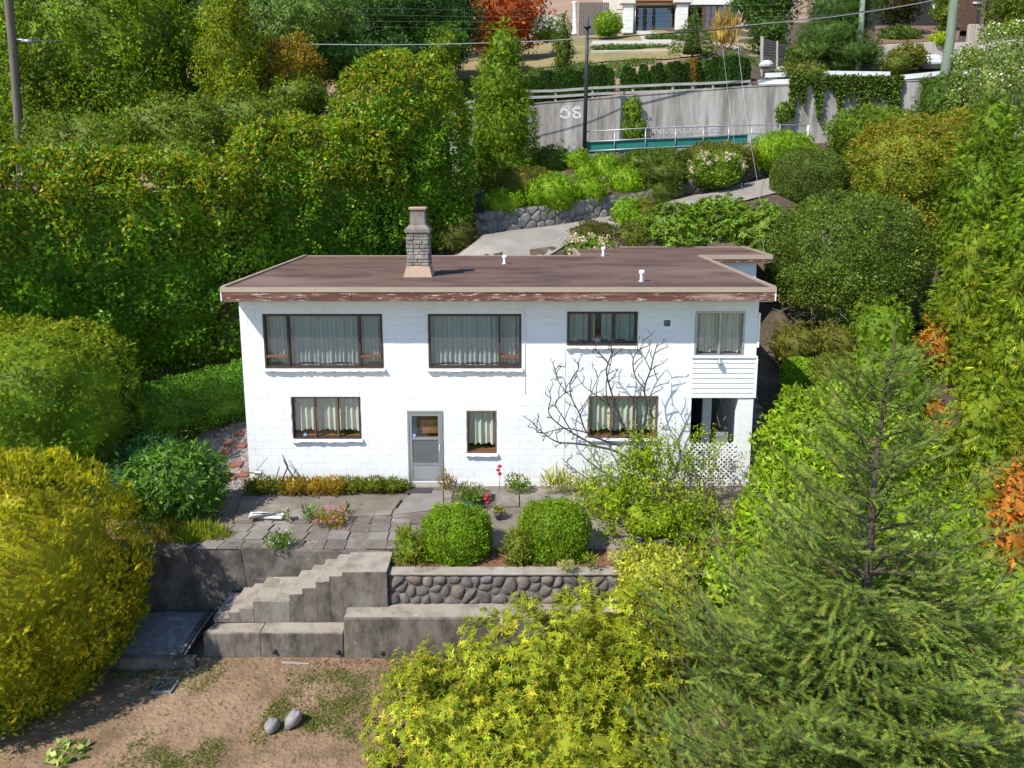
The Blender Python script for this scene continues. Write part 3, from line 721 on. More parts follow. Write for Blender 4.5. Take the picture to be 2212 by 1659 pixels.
window(W5, (.335,.67), (), mmat='wood_mull', curtain='blind', drop=.10, fw=.035, folds=6)
window(W6, (), (), fmat='wood_mull', curtain='blind', drop=.12, fw=.03, folds=6)
window(W7, (.335,.67), (), fmat='wood_mull', curtain='blind', drop=.08, fw=.035, folds=6)
part('window_trim', M['white_trim'], w4, (W4[0]-.06,W4[1]+.06,-.03,-.008,W4[2]-.06,W4[2]-.004))
# small things behind glass: dark gap and pot on the upper ledge
x0,x1,z0,z1 = W3
pt = thing('potted_plant', (x0+(x1-x0)*.45,.22,z0+.041), 'small white pot of red flowers inside the upper three-pane window', 'pot plant')
m = MB(); m.lathe((x0+(x1-x0)*.45,.22,z0+.041), [(.07,0),(.09,.1),(.085,.11)], 10); m.build('pot', M['white_trim'], pt, smooth=True)
m = MB(); m.lathe((x0+(x1-x0)*.45,.22,z0+.152), [(.09,0),(.11,.04),(.04,.09)], 8); m.build('flower', M['red'], pt, smooth=True)
# door ---------------------------------------------------------------
x0,x1,z0,z1 = WD
door = thing('storm_door', ((x0+x1)/2, 0, z0), None, None); door.parent = house; door.location = ((x0+x1)/2-6.75, 0, z0)
part('door_jamb', M['alu'], door, (x0+.002,x0+.05,-.03,.15,z0,z1-.002)); part('door_jamb', M['alu'], door, (x1-.05,x1-.002,-.03,.15,z0,z1-.002)); part('door_jamb', M['alu'], door, (x0+.051,x1-.051,-.03,.15,z1-.05,z1-.002))
a, b = x0+.055, x1-.055; H = z1-.055-z0
def dp(name, mt, xa, xb, t0, t1, ya=-.02, yb=.02): return part(name, mt, door, (xa,xb,ya,yb,z0+.01+H*t0,z0+.01+H*t1))
dp('stile', M['alu'], a, a+.07, 0, .99); dp('stile', M['alu'], b-.07, b, 0, .99)
for t0,t1 in ((0,.035),(.225,.255),(.60,.64),(.95,.99)): dp('rail', M['alu'], a+.071, b-.071, t0, t1, -.018, .018)
dp('screen_panel', M['screen'], a+.071, b-.071, .2555, .5995, -.004, .004); dp('kick_panel', M['alu_panel'], a+.071, b-.071, .0355, .2245, -.006, .006)
dp('pane', M['glass'], a+.071, b-.071, .6405, .9495, -.003, .003)
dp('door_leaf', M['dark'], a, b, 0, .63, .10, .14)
part('bamboo_blind', M['wood_in'], door, (a+.26,b-.06,.20,.22,z0+H*.66,z0+H*.86)); part('blue_curtain', M['blue'], door, (a+.06,a+.16,.20,.215,z0+H*.66,z0+H*.96))
m = MB(); m.tube([(b-.035,-.021,z0+H*.44),(b-.035,-.06,z0+H*.45),(b-.035,-.06,z0+H*.52),(b-.035,-.021,z0+H*.53)], .01, 6); m.build('handle', M['white_trim'], door)
def sticker(x, y, z, par):
    m = MB(); n = 14; r = .048
    m.add([(x,y,z)]+[(x+r*math.cos(6.2832*k/n),y,z+r*math.sin(6.2832*k/n)) for k in range(n)], [(0,(k+1)%n+1,k+1) for k in range(n)]); m.build('sticker', M['sticker'], par)
    m = MB(); r0, r1 = .022, .032
    m.add([(x+q*math.cos(6.2832*k/n),y-.002,z+q*math.sin(6.2832*k/n)) for q in (r0,r1) for k in range(n)], [(k,(k+1)%n,n+(k+1)%n,n+k) for k in range(n)]); m.build('sticker_ring', M['sticker_w'], par)
sticker(a+.125, -.0055, z0+.01+H*.665, door); sticker(W5[0]+(W5[1]-W5[0])*.17, .047, W5[2]+.09, house)
part('door_sill', M['conc'], house, (x0-.05,x1+.05,-.26,-.04,-.05,.06), bevel=.015)
# lapped siding panel under the sliding window and opening below ------
x0,x1,z0,z1 = PAN; x1 = HX1-.01
panel = thing('siding_panel', ((x0+x1)/2,0,z0), None, None); panel.parent = house; panel.location = ((x0+x1)/2-6.75, 0, z0)
zs_ = np.linspace(z0, z1, 9)
for k in range(8):
    m = MB(); a, b = zs_[k]+.004, zs_[k+1]-.002; lap = .034
    m.add([(x0,-.008-lap,a),(x1,-.008-lap,a),(x1,-.012,b),(x0,-.012,b),(x0,.004,a),(x1,.004,a),(x1,.004,b),(x0,.004,b)], [(0,1,2,3),(4,7,6,5),(0,4,5,1),(3,2,6,7),(0,3,7,4),(1,5,6,2)])
    m.build('siding_board', M['white_trim'], panel)
part('siding_trim', M['white_trim'], panel, (x0-.02,x1+.03,-.07,-.0085,z1+.002,z1+.05)); part('siding_trim', M['white_trim'], panel, (x1+.001,x1+.045,-.06,.3,z0,z1))
part('corner_board', M['white_trim'], house, (HX1+.002,HX1+.05,-.03,.12,W4[2]+.25,W4[3]-.05))
lamp = MB(); lx, lz = x0+(x1-x0)*.42, z1-.06
lamp.lathe((lx,-.12,lz-.10), [(.03,-.02),(.075,.0),(.08,.05),(.06,.10),(.03,.13)], 10); lamp.tube([(lx,-.05,lz+.04),(lx,-.10,lz+.03)], .025, 6)
lamp.build('flood_lamp', M['alu'], house, smooth=True)
# porch inside the opening: side walls, back wall, floor, clutter
x0,x1,z0,z1 = OP
part('porch_wall', M['white'], house, (x0-.12,x0-.012,.221,2.2,0,2.41)); part('porch_wall', M['white'], house, (11.21,12.3,2.21,2.3,-.01,2.41)); part('porch_post', M['white'], house, (x0+(x1-x0)*.52,x0+(x1-x0)*.72,1.2,1.3,.0,2.4))
m = MB()
for k, (dx, h) in enumerate(((.68,.9),(.74,.55),(.80,.7))):
    m.tube([(x0+(x1-x0)*dx+.05*math.sin(i*1.3+k), .32, z1-.03-h*i/6) for i in range(7)], .013, 5)
m.build('hanging_cord', M['wood_grey'], house)
pc = thing('porch_chair', (x1-.2,.45,0), 'grey chair inside the open porch behind the white lattice', 'chair')
part('backrest', M['alu_panel'], pc, (x1-.38,x1-.05,.55,.60,.75,1.25)); part('seat', M['alu_panel'], pc, (x1-.38,x1-.05,.25,.545,.70,.74))
for a_ in (x1-.36,x1-.10):
    for b_ in (.27,.52): part('leg', M['alu'], pc, (a_,a_+.03,b_,b_+.03,-.02,.698))
# lattice: crossing slats, each its own
lat = thing('lattice', ((x0+x1)/2,-.02,z0), None, None); lat.parent = house; lat.location = ((x0+x1)/2-6.75,-.02,z0)
LZ = at(1540,955,0)[2]; sp = .135
def clip_seg(p, q, x0, x1, z0, z1):
    t0, t1 = 0, 1; d = (q[0]-p[0], q[1]-p[1])
    for pp, qq in ((-d[0],p[0]-x0),(d[0],x1-p[0]),(-d[1],p[1]-z0),(d[1],z1-p[1])):
        if pp == 0: continue
        t = qq/pp
        if pp < 0: t0 = max(t0,t)
        else: t1 = min(t1,t)
    return None if t0 >= t1-.01 else ((p[0]+d[0]*t0,p[1]+d[1]*t0),(p[0]+d[0]*t1,p[1]+d[1]*t1))
for s, yy in ((1,-.012),(-1,-.024)):
    for k in range(-14, 26):
        c = x0+k*sp; seg = clip_seg((c,z0),(c+s*3,z0+3),x0,x1,z0,LZ)
        if seg and abs(seg[0][0]-seg[1][0]) > .05:
            m = MB(); m.bar((seg[0][0],yy,seg[0][1]),(seg[1][0],yy,seg[1][1]),.010,.04,up=(s*-.7,0,.7)); m.build('slat', M['white_trim'], lat)
# wall vent, pipe seams, conduit
c = at(1441,697,0); part('wall_vent', M['screen'], house, (c[0]-.08,c[0]+.08,-.03,-.008,c[2]-.09,c[2]+.07)); part('vent_plate', M['white_trim'], house, (c[0]-.15,c[0]+.15,-.0075,-.0065,c[2]-.17,c[2]+.14))
p0, p1 = at(1133,658,0), at(1137,850,0); m = MB(); m.tube([(p0[0],-.02,p0[2]),(p0[0]+.01,-.02,p1[2])], .008, 5); m.build('conduit', M['white_trim'], house)
p0, p1 = at(1222,655,0), at(1223,1040,0); part('wall_joint', M['white_trim'], house, (p0[0]-.02,p0[0]+.0,-.012,-.0065,.1,5.1))
# ------------------------------------------------------------------ front terraces: stairs, ledges, retaining walls
def voronoi(pts, x0, x1, z0, z1):
    cells = []
    for i, p in enumerate(pts):
        poly = [(x0,z0),(x1,z0),(x1,z1),(x0,z1)]
        for j, q in enumerate(pts):
            if i == j or (p[0]-q[0])**2+(p[1]-q[1])**2 > 2.2: continue
            mx, mz = (p[0]+q[0])/2, (p[1]+q[1])/2; nx, nz = q[0]-p[0], q[1]-p[1]
            out = []
            for k in range(len(poly)):
                a, b = poly[k], poly[(k+1)%len(poly)]
                da = (a[0]-mx)*nx+(a[1]-mz)*nz; db = (b[0]-mx)*nx+(b[1]-mz)*nz
                if da <= 0: out.append(a)
                if da*db < 0: t = da/(da-db); out.append((a[0]+(b[0]-a[0])*t, a[1]+(b[1]-a[1])*t))
            poly = out
            if len(poly) < 3: break
        cells.append(poly)
    return cells
def stone_face(parent, fn, length, h0, h1, cell, gap, rnd, mats, rg, chaikin=2, depth=.09, jit=.34, name='stone'):
    """cobbles on a wall face: fn(s, z, d) maps (along, up, outwards) to the world"""
    pts = []; nz = max(1, int(round((h1-h0)/cell*1.05))); ns = int(length/(cell*1.15))
    for r in range(nz):
        for c in range(ns):
            if rg.random() < .12: continue
            pts.append(((c+.5+(.5 if r%2 else 0)+rg.uniform(-jit,jit))*length/ns, h0+(r+.5+rg.uniform(-jit,jit)*.8)*(h1-h0)/nz))
    for poly in voronoi(pts, 0, length, h0, h1):
        if len(poly) < 3: continue
        cx_ = sum(p[0] for p in poly)/len(poly); cz_ = sum(p[1] for p in poly)/len(poly)
        rad = math.sqrt(max(abs(sum(poly[k][0]*poly[(k+1)%len(poly)][1]-poly[(k+1)%len(poly)][0]*poly[k][1] for k in range(len(poly))))/2,1e-5)/math.pi)
        if rad < .05: continue
        k = max(.3, 1-gap/rad); poly = [(cx_+(p[0]-cx_)*k, cz_+(p[1]-cz_)*k) for p in poly]
        for _ in range(chaikin):
            q = []
            for i in range(len(poly)):
                a, b = poly[i], poly[(i+1)%len(poly)]
                q += [(a[0]*.75+b[0]*.25, a[1]*.75+b[1]*.25), (a[0]*.25+b[0]*.75, a[1]*.25+b[1]*.75)]
            poly = q
        if len(poly) > 12: poly = poly[::max(1, len(poly)//10)]
        n = len(poly); d = depth*min(1.4, rad/(cell*.5))*rg.uniform(.6,1.15); m = MB()
        ring = lambda s, dd: [fn(cx_+(p[0]-cx_)*s, cz_+(p[1]-cz_)*s, dd) for p in poly]
        tx, tz = rg.uniform(-.15,.15)*rad, rg.uniform(-.15,.15)*rad
        vs = ring(1,-.03)+ring(1,d*.35*rnd+d*(1-rnd)*.8)+[fn(cx_+(p[0]-cx_)*.62+tx, cz_+(p[1]-cz_)*.62+tz, d*.88+rg.uniform(-.006,.006)) for p in poly]+[fn(cx_+tx, cz_+tz, d)]
        fs = [(i,(i+1)%n,n+(i+1)%n,n+i) for i in range(n)]+[(n+i,n+(i+1)%n,2*n+(i+1)%n,2*n+i) for i in range(n)]+[(2*n+i,2*n+(i+1)%n,3*n) for i in range(n)]
        m.add(vs, fs); m.build(name, M[rg.choice(mats)], parent, smooth=True)
YS = -4.35                                           # outer face of the stairs
def gx(u, v, y): return at(u, v, y)[0]
stairs = thing('concrete_stairs', (2.9,-3.9,-1.2), 'weathered concrete garden stairs descending to the left with a wide top landing', 'stairs')
zt = lambda v: at(600, v, YS)[2]
step_def = [(740,836,1235),(712,741,1244),(683,713,1256),(654,684,1270),(625,655,1283),(547,626,1298),(518,548,1313),(494,519,1322),(462,496,1334)]
zb_ = -1.17; prev = None
rs = random.Random(5)
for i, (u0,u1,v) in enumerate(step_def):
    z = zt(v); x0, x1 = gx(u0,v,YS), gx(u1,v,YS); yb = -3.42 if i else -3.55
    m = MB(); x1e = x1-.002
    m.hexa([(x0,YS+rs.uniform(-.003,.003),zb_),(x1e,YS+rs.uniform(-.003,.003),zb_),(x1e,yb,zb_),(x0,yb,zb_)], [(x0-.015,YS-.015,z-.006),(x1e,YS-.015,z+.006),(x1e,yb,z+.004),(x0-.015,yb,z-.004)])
    o = m.build('landing' if i in (0,5) else 'step', M['conc_side'], stairs, bevel=.010); o.data.materials.append(M['conc']); o.data.polygons[1].material_index = 1  # lighter top face, darker sides: light contrast put into the materials
# low ledge and right ledge walls
YL = -4.68
lowz = -1.17
ledge = thing('ledge_wall', (3.5,YL,-1.8), 'low stained concrete retaining wall and ledge along the dry lawn', 'retaining wall')
xa, xb, xc, xd = gx(437,1366,YL), gx(562,1366,YL), gx(742,1366,YL), 13.0
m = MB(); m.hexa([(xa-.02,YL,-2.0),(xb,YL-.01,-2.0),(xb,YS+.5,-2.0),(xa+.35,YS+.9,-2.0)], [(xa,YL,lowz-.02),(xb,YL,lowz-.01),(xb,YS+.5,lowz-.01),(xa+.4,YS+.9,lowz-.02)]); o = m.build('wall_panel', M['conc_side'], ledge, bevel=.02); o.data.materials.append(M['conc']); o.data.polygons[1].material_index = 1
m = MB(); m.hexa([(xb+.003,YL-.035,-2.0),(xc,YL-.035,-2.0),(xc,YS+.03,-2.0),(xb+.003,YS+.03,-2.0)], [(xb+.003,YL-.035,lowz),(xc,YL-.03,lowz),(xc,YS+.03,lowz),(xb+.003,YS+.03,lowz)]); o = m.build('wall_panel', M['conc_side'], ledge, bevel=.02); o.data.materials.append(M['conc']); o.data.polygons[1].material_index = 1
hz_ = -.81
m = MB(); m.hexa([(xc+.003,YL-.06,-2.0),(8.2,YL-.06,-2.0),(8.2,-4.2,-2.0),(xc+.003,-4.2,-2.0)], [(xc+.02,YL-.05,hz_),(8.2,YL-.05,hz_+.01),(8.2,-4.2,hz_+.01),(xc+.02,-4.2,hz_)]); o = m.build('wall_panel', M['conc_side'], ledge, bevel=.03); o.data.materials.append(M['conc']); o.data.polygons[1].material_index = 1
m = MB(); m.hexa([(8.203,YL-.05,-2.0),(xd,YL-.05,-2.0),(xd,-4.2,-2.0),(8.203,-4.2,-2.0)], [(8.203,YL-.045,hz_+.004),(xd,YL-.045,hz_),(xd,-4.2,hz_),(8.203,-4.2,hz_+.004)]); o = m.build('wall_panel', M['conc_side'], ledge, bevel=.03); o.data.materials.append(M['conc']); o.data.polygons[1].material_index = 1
for u, v in ((593,1408),(730,1409),(826,1410)):
    p = at(u, v, YL-.06); m = MB(); m.tube([(p[0],YL-.085,p[2]),(p[0],YL-.03,p[2])], .045, 10); m.build('drain_pipe', M['dark'], ledge, smooth=True)
# cobble wall above the right ledge
sx0, sx1 = gx(838,1250,-4.24), 12.6
sw = thing('cobble_wall', (6.5,-4.2,-.8), 'rounded cobble retaining wall set in mortar below the garden bed', 'retaining wall')
part('mortar_core', M['mortar'], sw, (sx0,sx1,-4.222,-4.0,-.95,-.14)); part('wall_cap', M['conc'], sw, (sx0,sx1,-4.265,-3.98,-.139,-.09), bevel=.012)
stone_face(sw, lambda s,z,d: (sx0+s, -4.2-d, z), sx1-sx0, -.84, -.15, .22, .010, .9, ['stone','stone','stone','stone2','stone','stone3'], random.Random(21), 2, .058, .48)
part('wall_end', M['conc_dk'], sw, (sx0-.42,sx0-.003,-4.24,-4.0,-.81,-.35), bevel=.04)
# dark retaining wall behind the stairs, cracked
YW = -3.27
rw = thing('cracked_retaining_wall', (0,YW,-1.6), 'dark stained concrete retaining wall with a vertical crack left of the stairs', 'retaining wall')
def wx(u, v): return at(u, v, YW)[0]
crk = [(520,1180),(524,1205),(530,1235),(534,1262),(541,1300),(546,1330)]
cp = [(at(u,v,YW)[0], at(u,v,YW)[2]) for u, v in crk]
lt = [(at(298,1186,YW)[0], at(298,1186,YW)[2]), (at(400,1184,YW)[0], at(400,1184,YW)[2])]
m = MB(); poly = [(lt[0][0],-1.9)]+[(cp[-1][0],-1.9)]+[(x-.012,z) for x,z in cp[::-1]]+[lt[1], lt[0]]
m.hexa([(x,YW-.03,z) for x,z in poly], [(x,YW+.22,z) for x,z in poly]); m.build('wall_panel', M['conc_dk'], rw)
rt = at(748,1197,YW-.2); rt2 = at(860,1206,-3.55)
poly = [(cp[-1][0]+.03,-1.9),(rt2[0],-1.9),(rt2[0],-.10),(rt[0],-.06)]+[(x+.014+.012*(i%2),z) for i,(x,z) in enumerate(cp)]
m = MB(); nP = len(poly); f_ = lambda x: YW-.06-.22*max(0,min(1,(x-cp[0][0])/(rt2[0]-cp[0][0])))
m.hexa([(x,f_(x),z) for x,z in poly], [(x,f_(x)+.24,z) for x,z in poly]); m.build('wall_panel', M['conc_dk'], rw)
part('wall_backing', M['mortar'], rw, (lt[0][0],rt2[0],YW+.19,YW+.26,-1.9,-.12))
m = MB(); m.hexa([(lt[0][0]-4,YW+.6,-1.9),(lt[0][0]-.003,YW-.03,-1.9),(lt[0][0]-.003,YW+.2,-1.9),(lt[0][0]-4,YW+.8,-1.9)], [(lt[0][0]-4,YW+.6,-.2),(lt[0][0]-.003,YW-.03,-.1),(lt[0][0]-.003,YW+.2,-.1),(lt[0][0]-4,YW+.8,-.2)]); m.build('wall_panel', M['conc_dk'], rw)
# gravel pit floor with kerbs in front of the cracked wall
sheet('gravel_yard', M['gravel'], np.arange(-4.5,.40,.15), np.arange(-5.0,-3.2,.15), lambda X,Y: -1.58+vnoise(X,Y,3)*.06, label='shaded gravel floor below the cracked wall')
kb = thing('kerb', (-.5,-4.9,-1.7), 'low concrete kerb edging the shaded gravel floor', 'kerb')
x_l = gx(300,1395,-4.95)
part('kerb_stone', M['conc_dk'], kb, (x_l-2,xa-.02,-5.06,-4.92,-1.95,-1.50), bevel=.01)
p = at(500,1345,-4.5); part('kerb_stone', M['conc_dk'], kb, (xa-.50,xa-.38,-4.91,-3.35,-1.75,-1.53), bevel=.01)
m = MB(); g = at(352,1415,-5.5); g[2] = float(lawn_z(g[0],g[1])); gr = thing('drain_grate', (g[0],g[1],lawn_z(g[0],g[1])), 'small metal grate lying on the ground beside the gold cypress', 'grate')
for k in range(2):
    part('grate_bar', M['galv'], gr, (g[0]-.2,g[0]+.2,g[1]-.2+.38*k,g[1]-.17+.38*k,g[2]-.02,g[2]+.05)); part('grate_bar', M['galv'], gr, (g[0]-.2+.38*k,g[0]-.17+.38*k,g[1]-.168,g[1]+.178,g[2]-.02,g[2]+.05))
for s in (-1,1): m = MB(); m.bar((g[0]-.17,g[1]-.16*s,g[2]+.03+.012*s),(g[0]+.17,g[1]+.16*s,g[2]+.03+.012*s),.02,.01); m.build('grate_bar', M['galv'], gr)

# ------------------------------------------------------------------ driveway stone wall
dwl = thing('driveway_stone_wall', tuple(_F[1]), 'grey split stone retaining wall along the uphill edge of the driveway', 'retaining wall')
segs = [(_F[i], _F[i+1]) for i in range(1,5)]
rg = random.Random(31)
for i, (a, b) in enumerate(segs):
    a = Vector(a)+Vector((0,.08,-.05)); b = Vector(b)+Vector((0,.08,-.05)); d = Vector((b.x-a.x,b.y-a.y,0)); ln = d.length; d.normalize(); nv = Vector((d.y,-d.x,0)); sl = (b.z-a.z)/ln
    hgt = .98 if i < 2 else .8
    q = [a, b, b-nv*.3, a-nv*.3]
    m = MB(); m.hexa([p_-Vector((0,0,.3)) for p_ in q], [p_+Vector((0,0,hgt)) for p_ in q]); m.build('mortar_core', M['mortar'], dwl)
    stone_face(dwl, (lambda a,d,nv,sl: (lambda s,z,dd: tuple(a+d*s+nv*dd+Vector((0,0,z+sl*s)))))(a,d,nv,sl), ln, -.02, hgt-.01, .36, .012, .5, ['stone_lt','stone_lt','stone2'], rg, 1, .04, .42)
a = Vector(_F[1])
for k, (dx,dy,dz,r) in enumerate(((-.35,.1,.1,.3),(-.30,.35,.35,.32),(-.15,.3,.72,.28),(-.05,-.02,.25,.24),(-.5,.5,.2,.34))):
    m = MB(); rr = random.Random(k); n = 8
    m.lathe((a.x+dx,a.y+dy,a.z+dz-r*.6), [(r*.55,0),(r*rr.uniform(.9,1.1),r*.35),(r*rr.uniform(.8,1),r*.8),(r*.4,r*1.15)], n); m.build('end_boulder', M['stone_lt'], dwl, bevel=.02)

# ------------------------------------------------------------------ street wall with rail, fence and graffiti
YC = 20.0
cw = thing('street_wall', (14,YC,9), 'tall streaked concrete retaining wall below the street fence', 'retaining wall')
xs_ = np.linspace(-2, 29.3, 26)
m = MB(); bot = [(x,YC) for x in xs_]
for x in xs_:
    zt_ = float(wall_top(x)); m.v += [(x,YC,6.5),(x,YC,zt_),(x,YC+.3,zt_),(x,YC+.3,6.5)]
for i in range(25):
    for k in range(4): m.f.append((4*i+k, 4*i+4+k, 4*i+4+(k+1)%4, 4*i+(k+1)%4))
m.f += [(0,1,2,3), (103,102,101,100)]
m.build('wall_face', M['conc_lt'], cw)
m = MB()
for i in range(25):
    z0_, z1_ = float(wall_top(xs_[i])), float(wall_top(xs_[i+1])); m.hexa([(xs_[i],YC-.03,z0_+.003),(xs_[i+1]-.004,YC-.03,z1_+.003),(xs_[i+1]-.004,YC+.32,z1_+.003),(xs_[i],YC+.32,z0_+.003)],[(xs_[i],YC-.03,z0_+.06),(xs_[i+1]-.004,YC-.03,z1_+.06),(xs_[i+1]-.004,YC+.32,z1_+.06),(xs_[i],YC+.32,z0_+.06)])
m.build('wall_coping', M['conc_lt'], cw)
m = MB(); m.box(29.31, 40, YC-.4, YC-.1, 6.5, 13.15); m.build('wall_return', M['conc_lt'], cw)
p = at(985,345,YC-.1); part('wall_footing', M['conc_dk'], cw, (at(1150,345,YC)[0],at(1225,345,YC)[0],YC-.35,YC-.02,8.2,at(1200,322,YC)[2]))
def ribbon(name, pts, w, mt, yoff=.006):
    m = MB(); P_ = [at(u,v,YC) for u,v in pts]; P_ = [Vector((p[0],YC-yoff,p[2])) for p in P_]; n = len(P_)
    for i, p_ in enumerate(P_):
        d = (P_[min(i+1,n-1)]-P_[max(i-1,0)]).normalized(); nn_ = Vector((-d.z,0,d.x)); ww = w*(1 if 0<i<n-1 else .6)
        m.v += [tuple(p_+nn_*ww/2), tuple(p_-nn_*ww/2)]
    m.f = [(2*i,2*i+1,2*i+3,2*i+2) for i in range(n-1)]
    return m.build(name, mt, cw)
def curve(pts, n=6):
    out = []; P_ = [Vector((u,v,0)) for u,v in pts]
    for i in range(len(P_)-1):
        p0,p1,p2,p3 = P_[max(i-1,0)],P_[i],P_[i+1],P_[min(i+2,len(P_)-1)]
        for k in range(n):
            t = k/n; q = .5*((2*p1)+(-p0+p2)*t+(2*p0-5*p1+4*p2-p3)*t*t+(-p0+3*p1-3*p2+p3)*t**3); out.append((q.x,q.y))
    return out+[(P_[-1].x,P_[-1].y)]
ribbon('graffiti', curve([(1212,244),(1214,236),(1222,237),(1229,243),(1229,250),(1222,254),(1213,252),(1211,248)]), .10, M['paint_w'])
ribbon('graffiti', curve([(1214,234),(1216,228),(1221,232),(1227,228),(1229,236)]), .035, M['paint_w'])
ribbon('graffiti', curve([(1252,234),(1245,233),(1238,237),(1243,242),(1251,245),(1253,251),(1246,254),(1239,251),(1242,244)]), .10, M['paint_w'])
ribbon('graffiti', curve([(1241,232),(1243,229),(1250,229),(1254,233)]), .035, M['paint_w'])
# faded capitals low on the wall
def lettering(txt, u, v, h, mt):
    cu = bpy.data.curves.new('lettering','FONT'); cu.body = txt; cu.size = h; cu.extrude = .004
    ob = bpy.data.objects.new('lettering', cu); COL.objects.link(ob); p = at(u,v,YC)
    dg = bpy.context.evaluated_depsgraph_get(); me = bpy.data.meshes.new_from_object(ob.evaluated_get(dg)); bpy.data.objects.remove(ob)
    o = bpy.data.objects.new('lettering', me); COL.objects.link(o); me.materials.clear(); me.materials.append(mt)
    o.parent = cw; o.rotation_euler = (math.pi/2, math.radians(-2.2), 0); o.location = (p[0]-14, -.012, p[2]-9)
lettering('NDEROZZIES', 1412, 291, .58, M['paint_faint'])
# metal handrail with green screen
rl = thing('metal_railing', (18,18.3,9.3), 'galvanised pipe railing with green screen fabric below the street wall', 'railing')
u_posts = [1262,1315,1420,1470,1520,1575,1630,1685]
ru = [(1262,322,287,333),(1365,313,281,326),(1473,304,277,322),(1560,297,273,318),(1660,296,270,314),(1746,296,271,318)]
top = [at(1262,285,18.3),at(1390,277,18.3),at(1500,274,18.3),at(1620,270,18.3),at(1680,269,18.3),at(1746,272,18.3)]
midr = [at(1262,307,18.3),at(1390,300,18.3),at(1500,296,18.3),at(1620,289,18.3),at(1680,288,18.3),at(1746,290,18.3)]
botr = [at(1262,327,18.3),at(1390,320,18.3),at(1500,315,18.3),at(1620,309,18.3)]
for nme, ln in (('top_rail',top),('mid_rail',midr),('bottom_rail',botr)):
    m = MB(); m.tube(ln, .032, 8); m.build(nme, M['galv'], rl, smooth=True)
for u, v0, v1 in ((1328,281,333),(1395,277,330),(1460,275,326),(1520,273,322),(1575,271,318),(1625,270,316),(1685,269,310),(1746,271,312)):
    a, b = at(u,v0,18.3), at(u-1,v1,18.3); m = MB(); m.tube([a, (a[0],18.3,b[2]-.15)], .03 if u < 1740 else .06, 8); m.build('post', M['galv'] if u<1740 else M['fence_white'], rl, smooth=True)
gm = [at(u,v,18.34) for u,v in ((1264,308),(1390,302),(1500,298),(1615,291),(1615,312),(1500,318),(1390,326),(1264,334))]
m = MB(); m.hexa([(p[0],18.36,p[2]) for p in gm], [(p[0],18.37,p[2]) for p in gm]); m.build('screen_fabric', M['greenmesh'], rl)
# street fence: posts and rails
fc = thing('street_fence', (14,20.2,12), 'weathered grey two-rail timber fence on top of the concrete wall', 'fence')
fl = [(970,224,247),(1016,218,246),(1141,196,222),(1200,195,219),(1280,189,214),(1367,185,211),(1453,181,208),(1495,180,206),(1540,178,206),(1620,174,202)]
tops = [at(u,t,20.15) for u,t,b in fl]; bots = [at(u,b,20.15) for u,t,b in fl]
for k, (t, b) in enumerate(zip(tops, bots)):
    if k in (0,): continue
    m = MB(); m.bar((t[0],20.15,float(wall_top(t[0]))-.02),(t[0]+(.08 if k==7 else 0),20.15,t[2]+.04),.10,.09,up=(0,1,0)); m.build('post', M['fence'], fc)
for k in range(len(fl)-1):
    for f in (.06,.58):
        a = tops[k]+(bots[k]-tops[k])*f; b = tops[k+1]+(bots[k+1]-tops[k+1])*f
        if k == 0: a = a + np.array([0,0,-.25])
        m = MB(); m.bar((a[0],20.08,a[2]),(b[0]-.01,20.08,b[2]),.05,.13); m.build('rail', M['fence'], fc)
for (u0,v0,u1,v1,yy,lbl) in ((1638,178,1790,180,20.25,'lower white painted timber rail on top of the ivy covered wall'),(1653,163,1922,160,21.4,'upper white painted timber rail below the wooden gate'),(1938,168,2135,155,20.3,'white painted timber rail right of the ivy, by the green pole')):
    a, b = at(u0,v0,yy), at(u1,v1,yy); t = thing('timber_rail', tuple((a+b)/2), lbl, 'rail'); mid = (a+b)/2+np.array([0,0,.08])
    m = MB(); m.bar(a, mid, .10, .24); m.build('rail', M['fence_white'], t); m = MB(); m.bar(mid+np.array([.01,0,0]), b, .10, .24); m.build('rail', M['fence_white'], t)
    for f in (.02,.5,.97):
        q = a+(b-a)*f; m = MB(); m.bar((q[0],yy+.1,gz(q[0],yy)-.3),(q[0],yy+.1,q[2]+.05),.09,.09,up=(0,1,0)); m.build('post', M['wood_grey'], t)
# poles ----------------------------------------------------------------
def pole(name, pts, r0, r1, mt, label):
    t = thing(name, tuple(pts[0]), label, 'pole'); m = MB(); m.tube(pts, [r0+(r1-r0)*i/(len(pts)-1) for i in range(len(pts))], 12); m.build('shaft', mt, t, smooth=True); return t
pd = pole('street_pole', [at(1262,335,18.2),at(1267,150,18.2),at(1269,62,18.2)], .11,.075, M['pole_dark'], 'slim dark metal pole standing at the railing in front of the concrete wall')
m = MB(); c = at(1269,62,18.2); m.lathe(tuple(c), [(.09,0),(.19,.04),(.17,.12),(.06,.2),(.04,.55),(.02,.58)], 10); m.build('pole_cap', M['pole_dark'], pd, smooth=True)
b = at(2031,200,19.4); pole('utility_pole', [(b[0],19.4,8.5),at(2036,190,19.4),at(2052,90,19.4),at(2067,-60,19.4),at(2075,-150,19.4)], .24,.20, M['pole_green'], 'thick pale green wooden utility pole at the right end of the street wall')
pole('utility_pole', [at(1849,175,25),at(1858,90,25),at(1867,-60,25)], .17,.14, M['pole_green'], 'thinner green utility pole behind the pine tree')
pl = pole('utility_pole', [at(48,420,10.6),at(40,260,10.6),at(29,110,10.6),at(18,0,10.6),at(8,-90,10.6)], .17,.14, M['pole_wood'], 'brown wooden utility pole at the far left in front of dark trees')
c = at(62,87,10.6); m = MB(); m.tube([at(30,85,10.6),(c[0],10.6,c[2])], .04, 8); m.tube([(c[0]-.22,10.55,c[2]-.03),(c[0]+.18,10.55,c[2]-.06)], .07, 8); m.build('lamp_arm', M['galv'], pl, smooth=True)
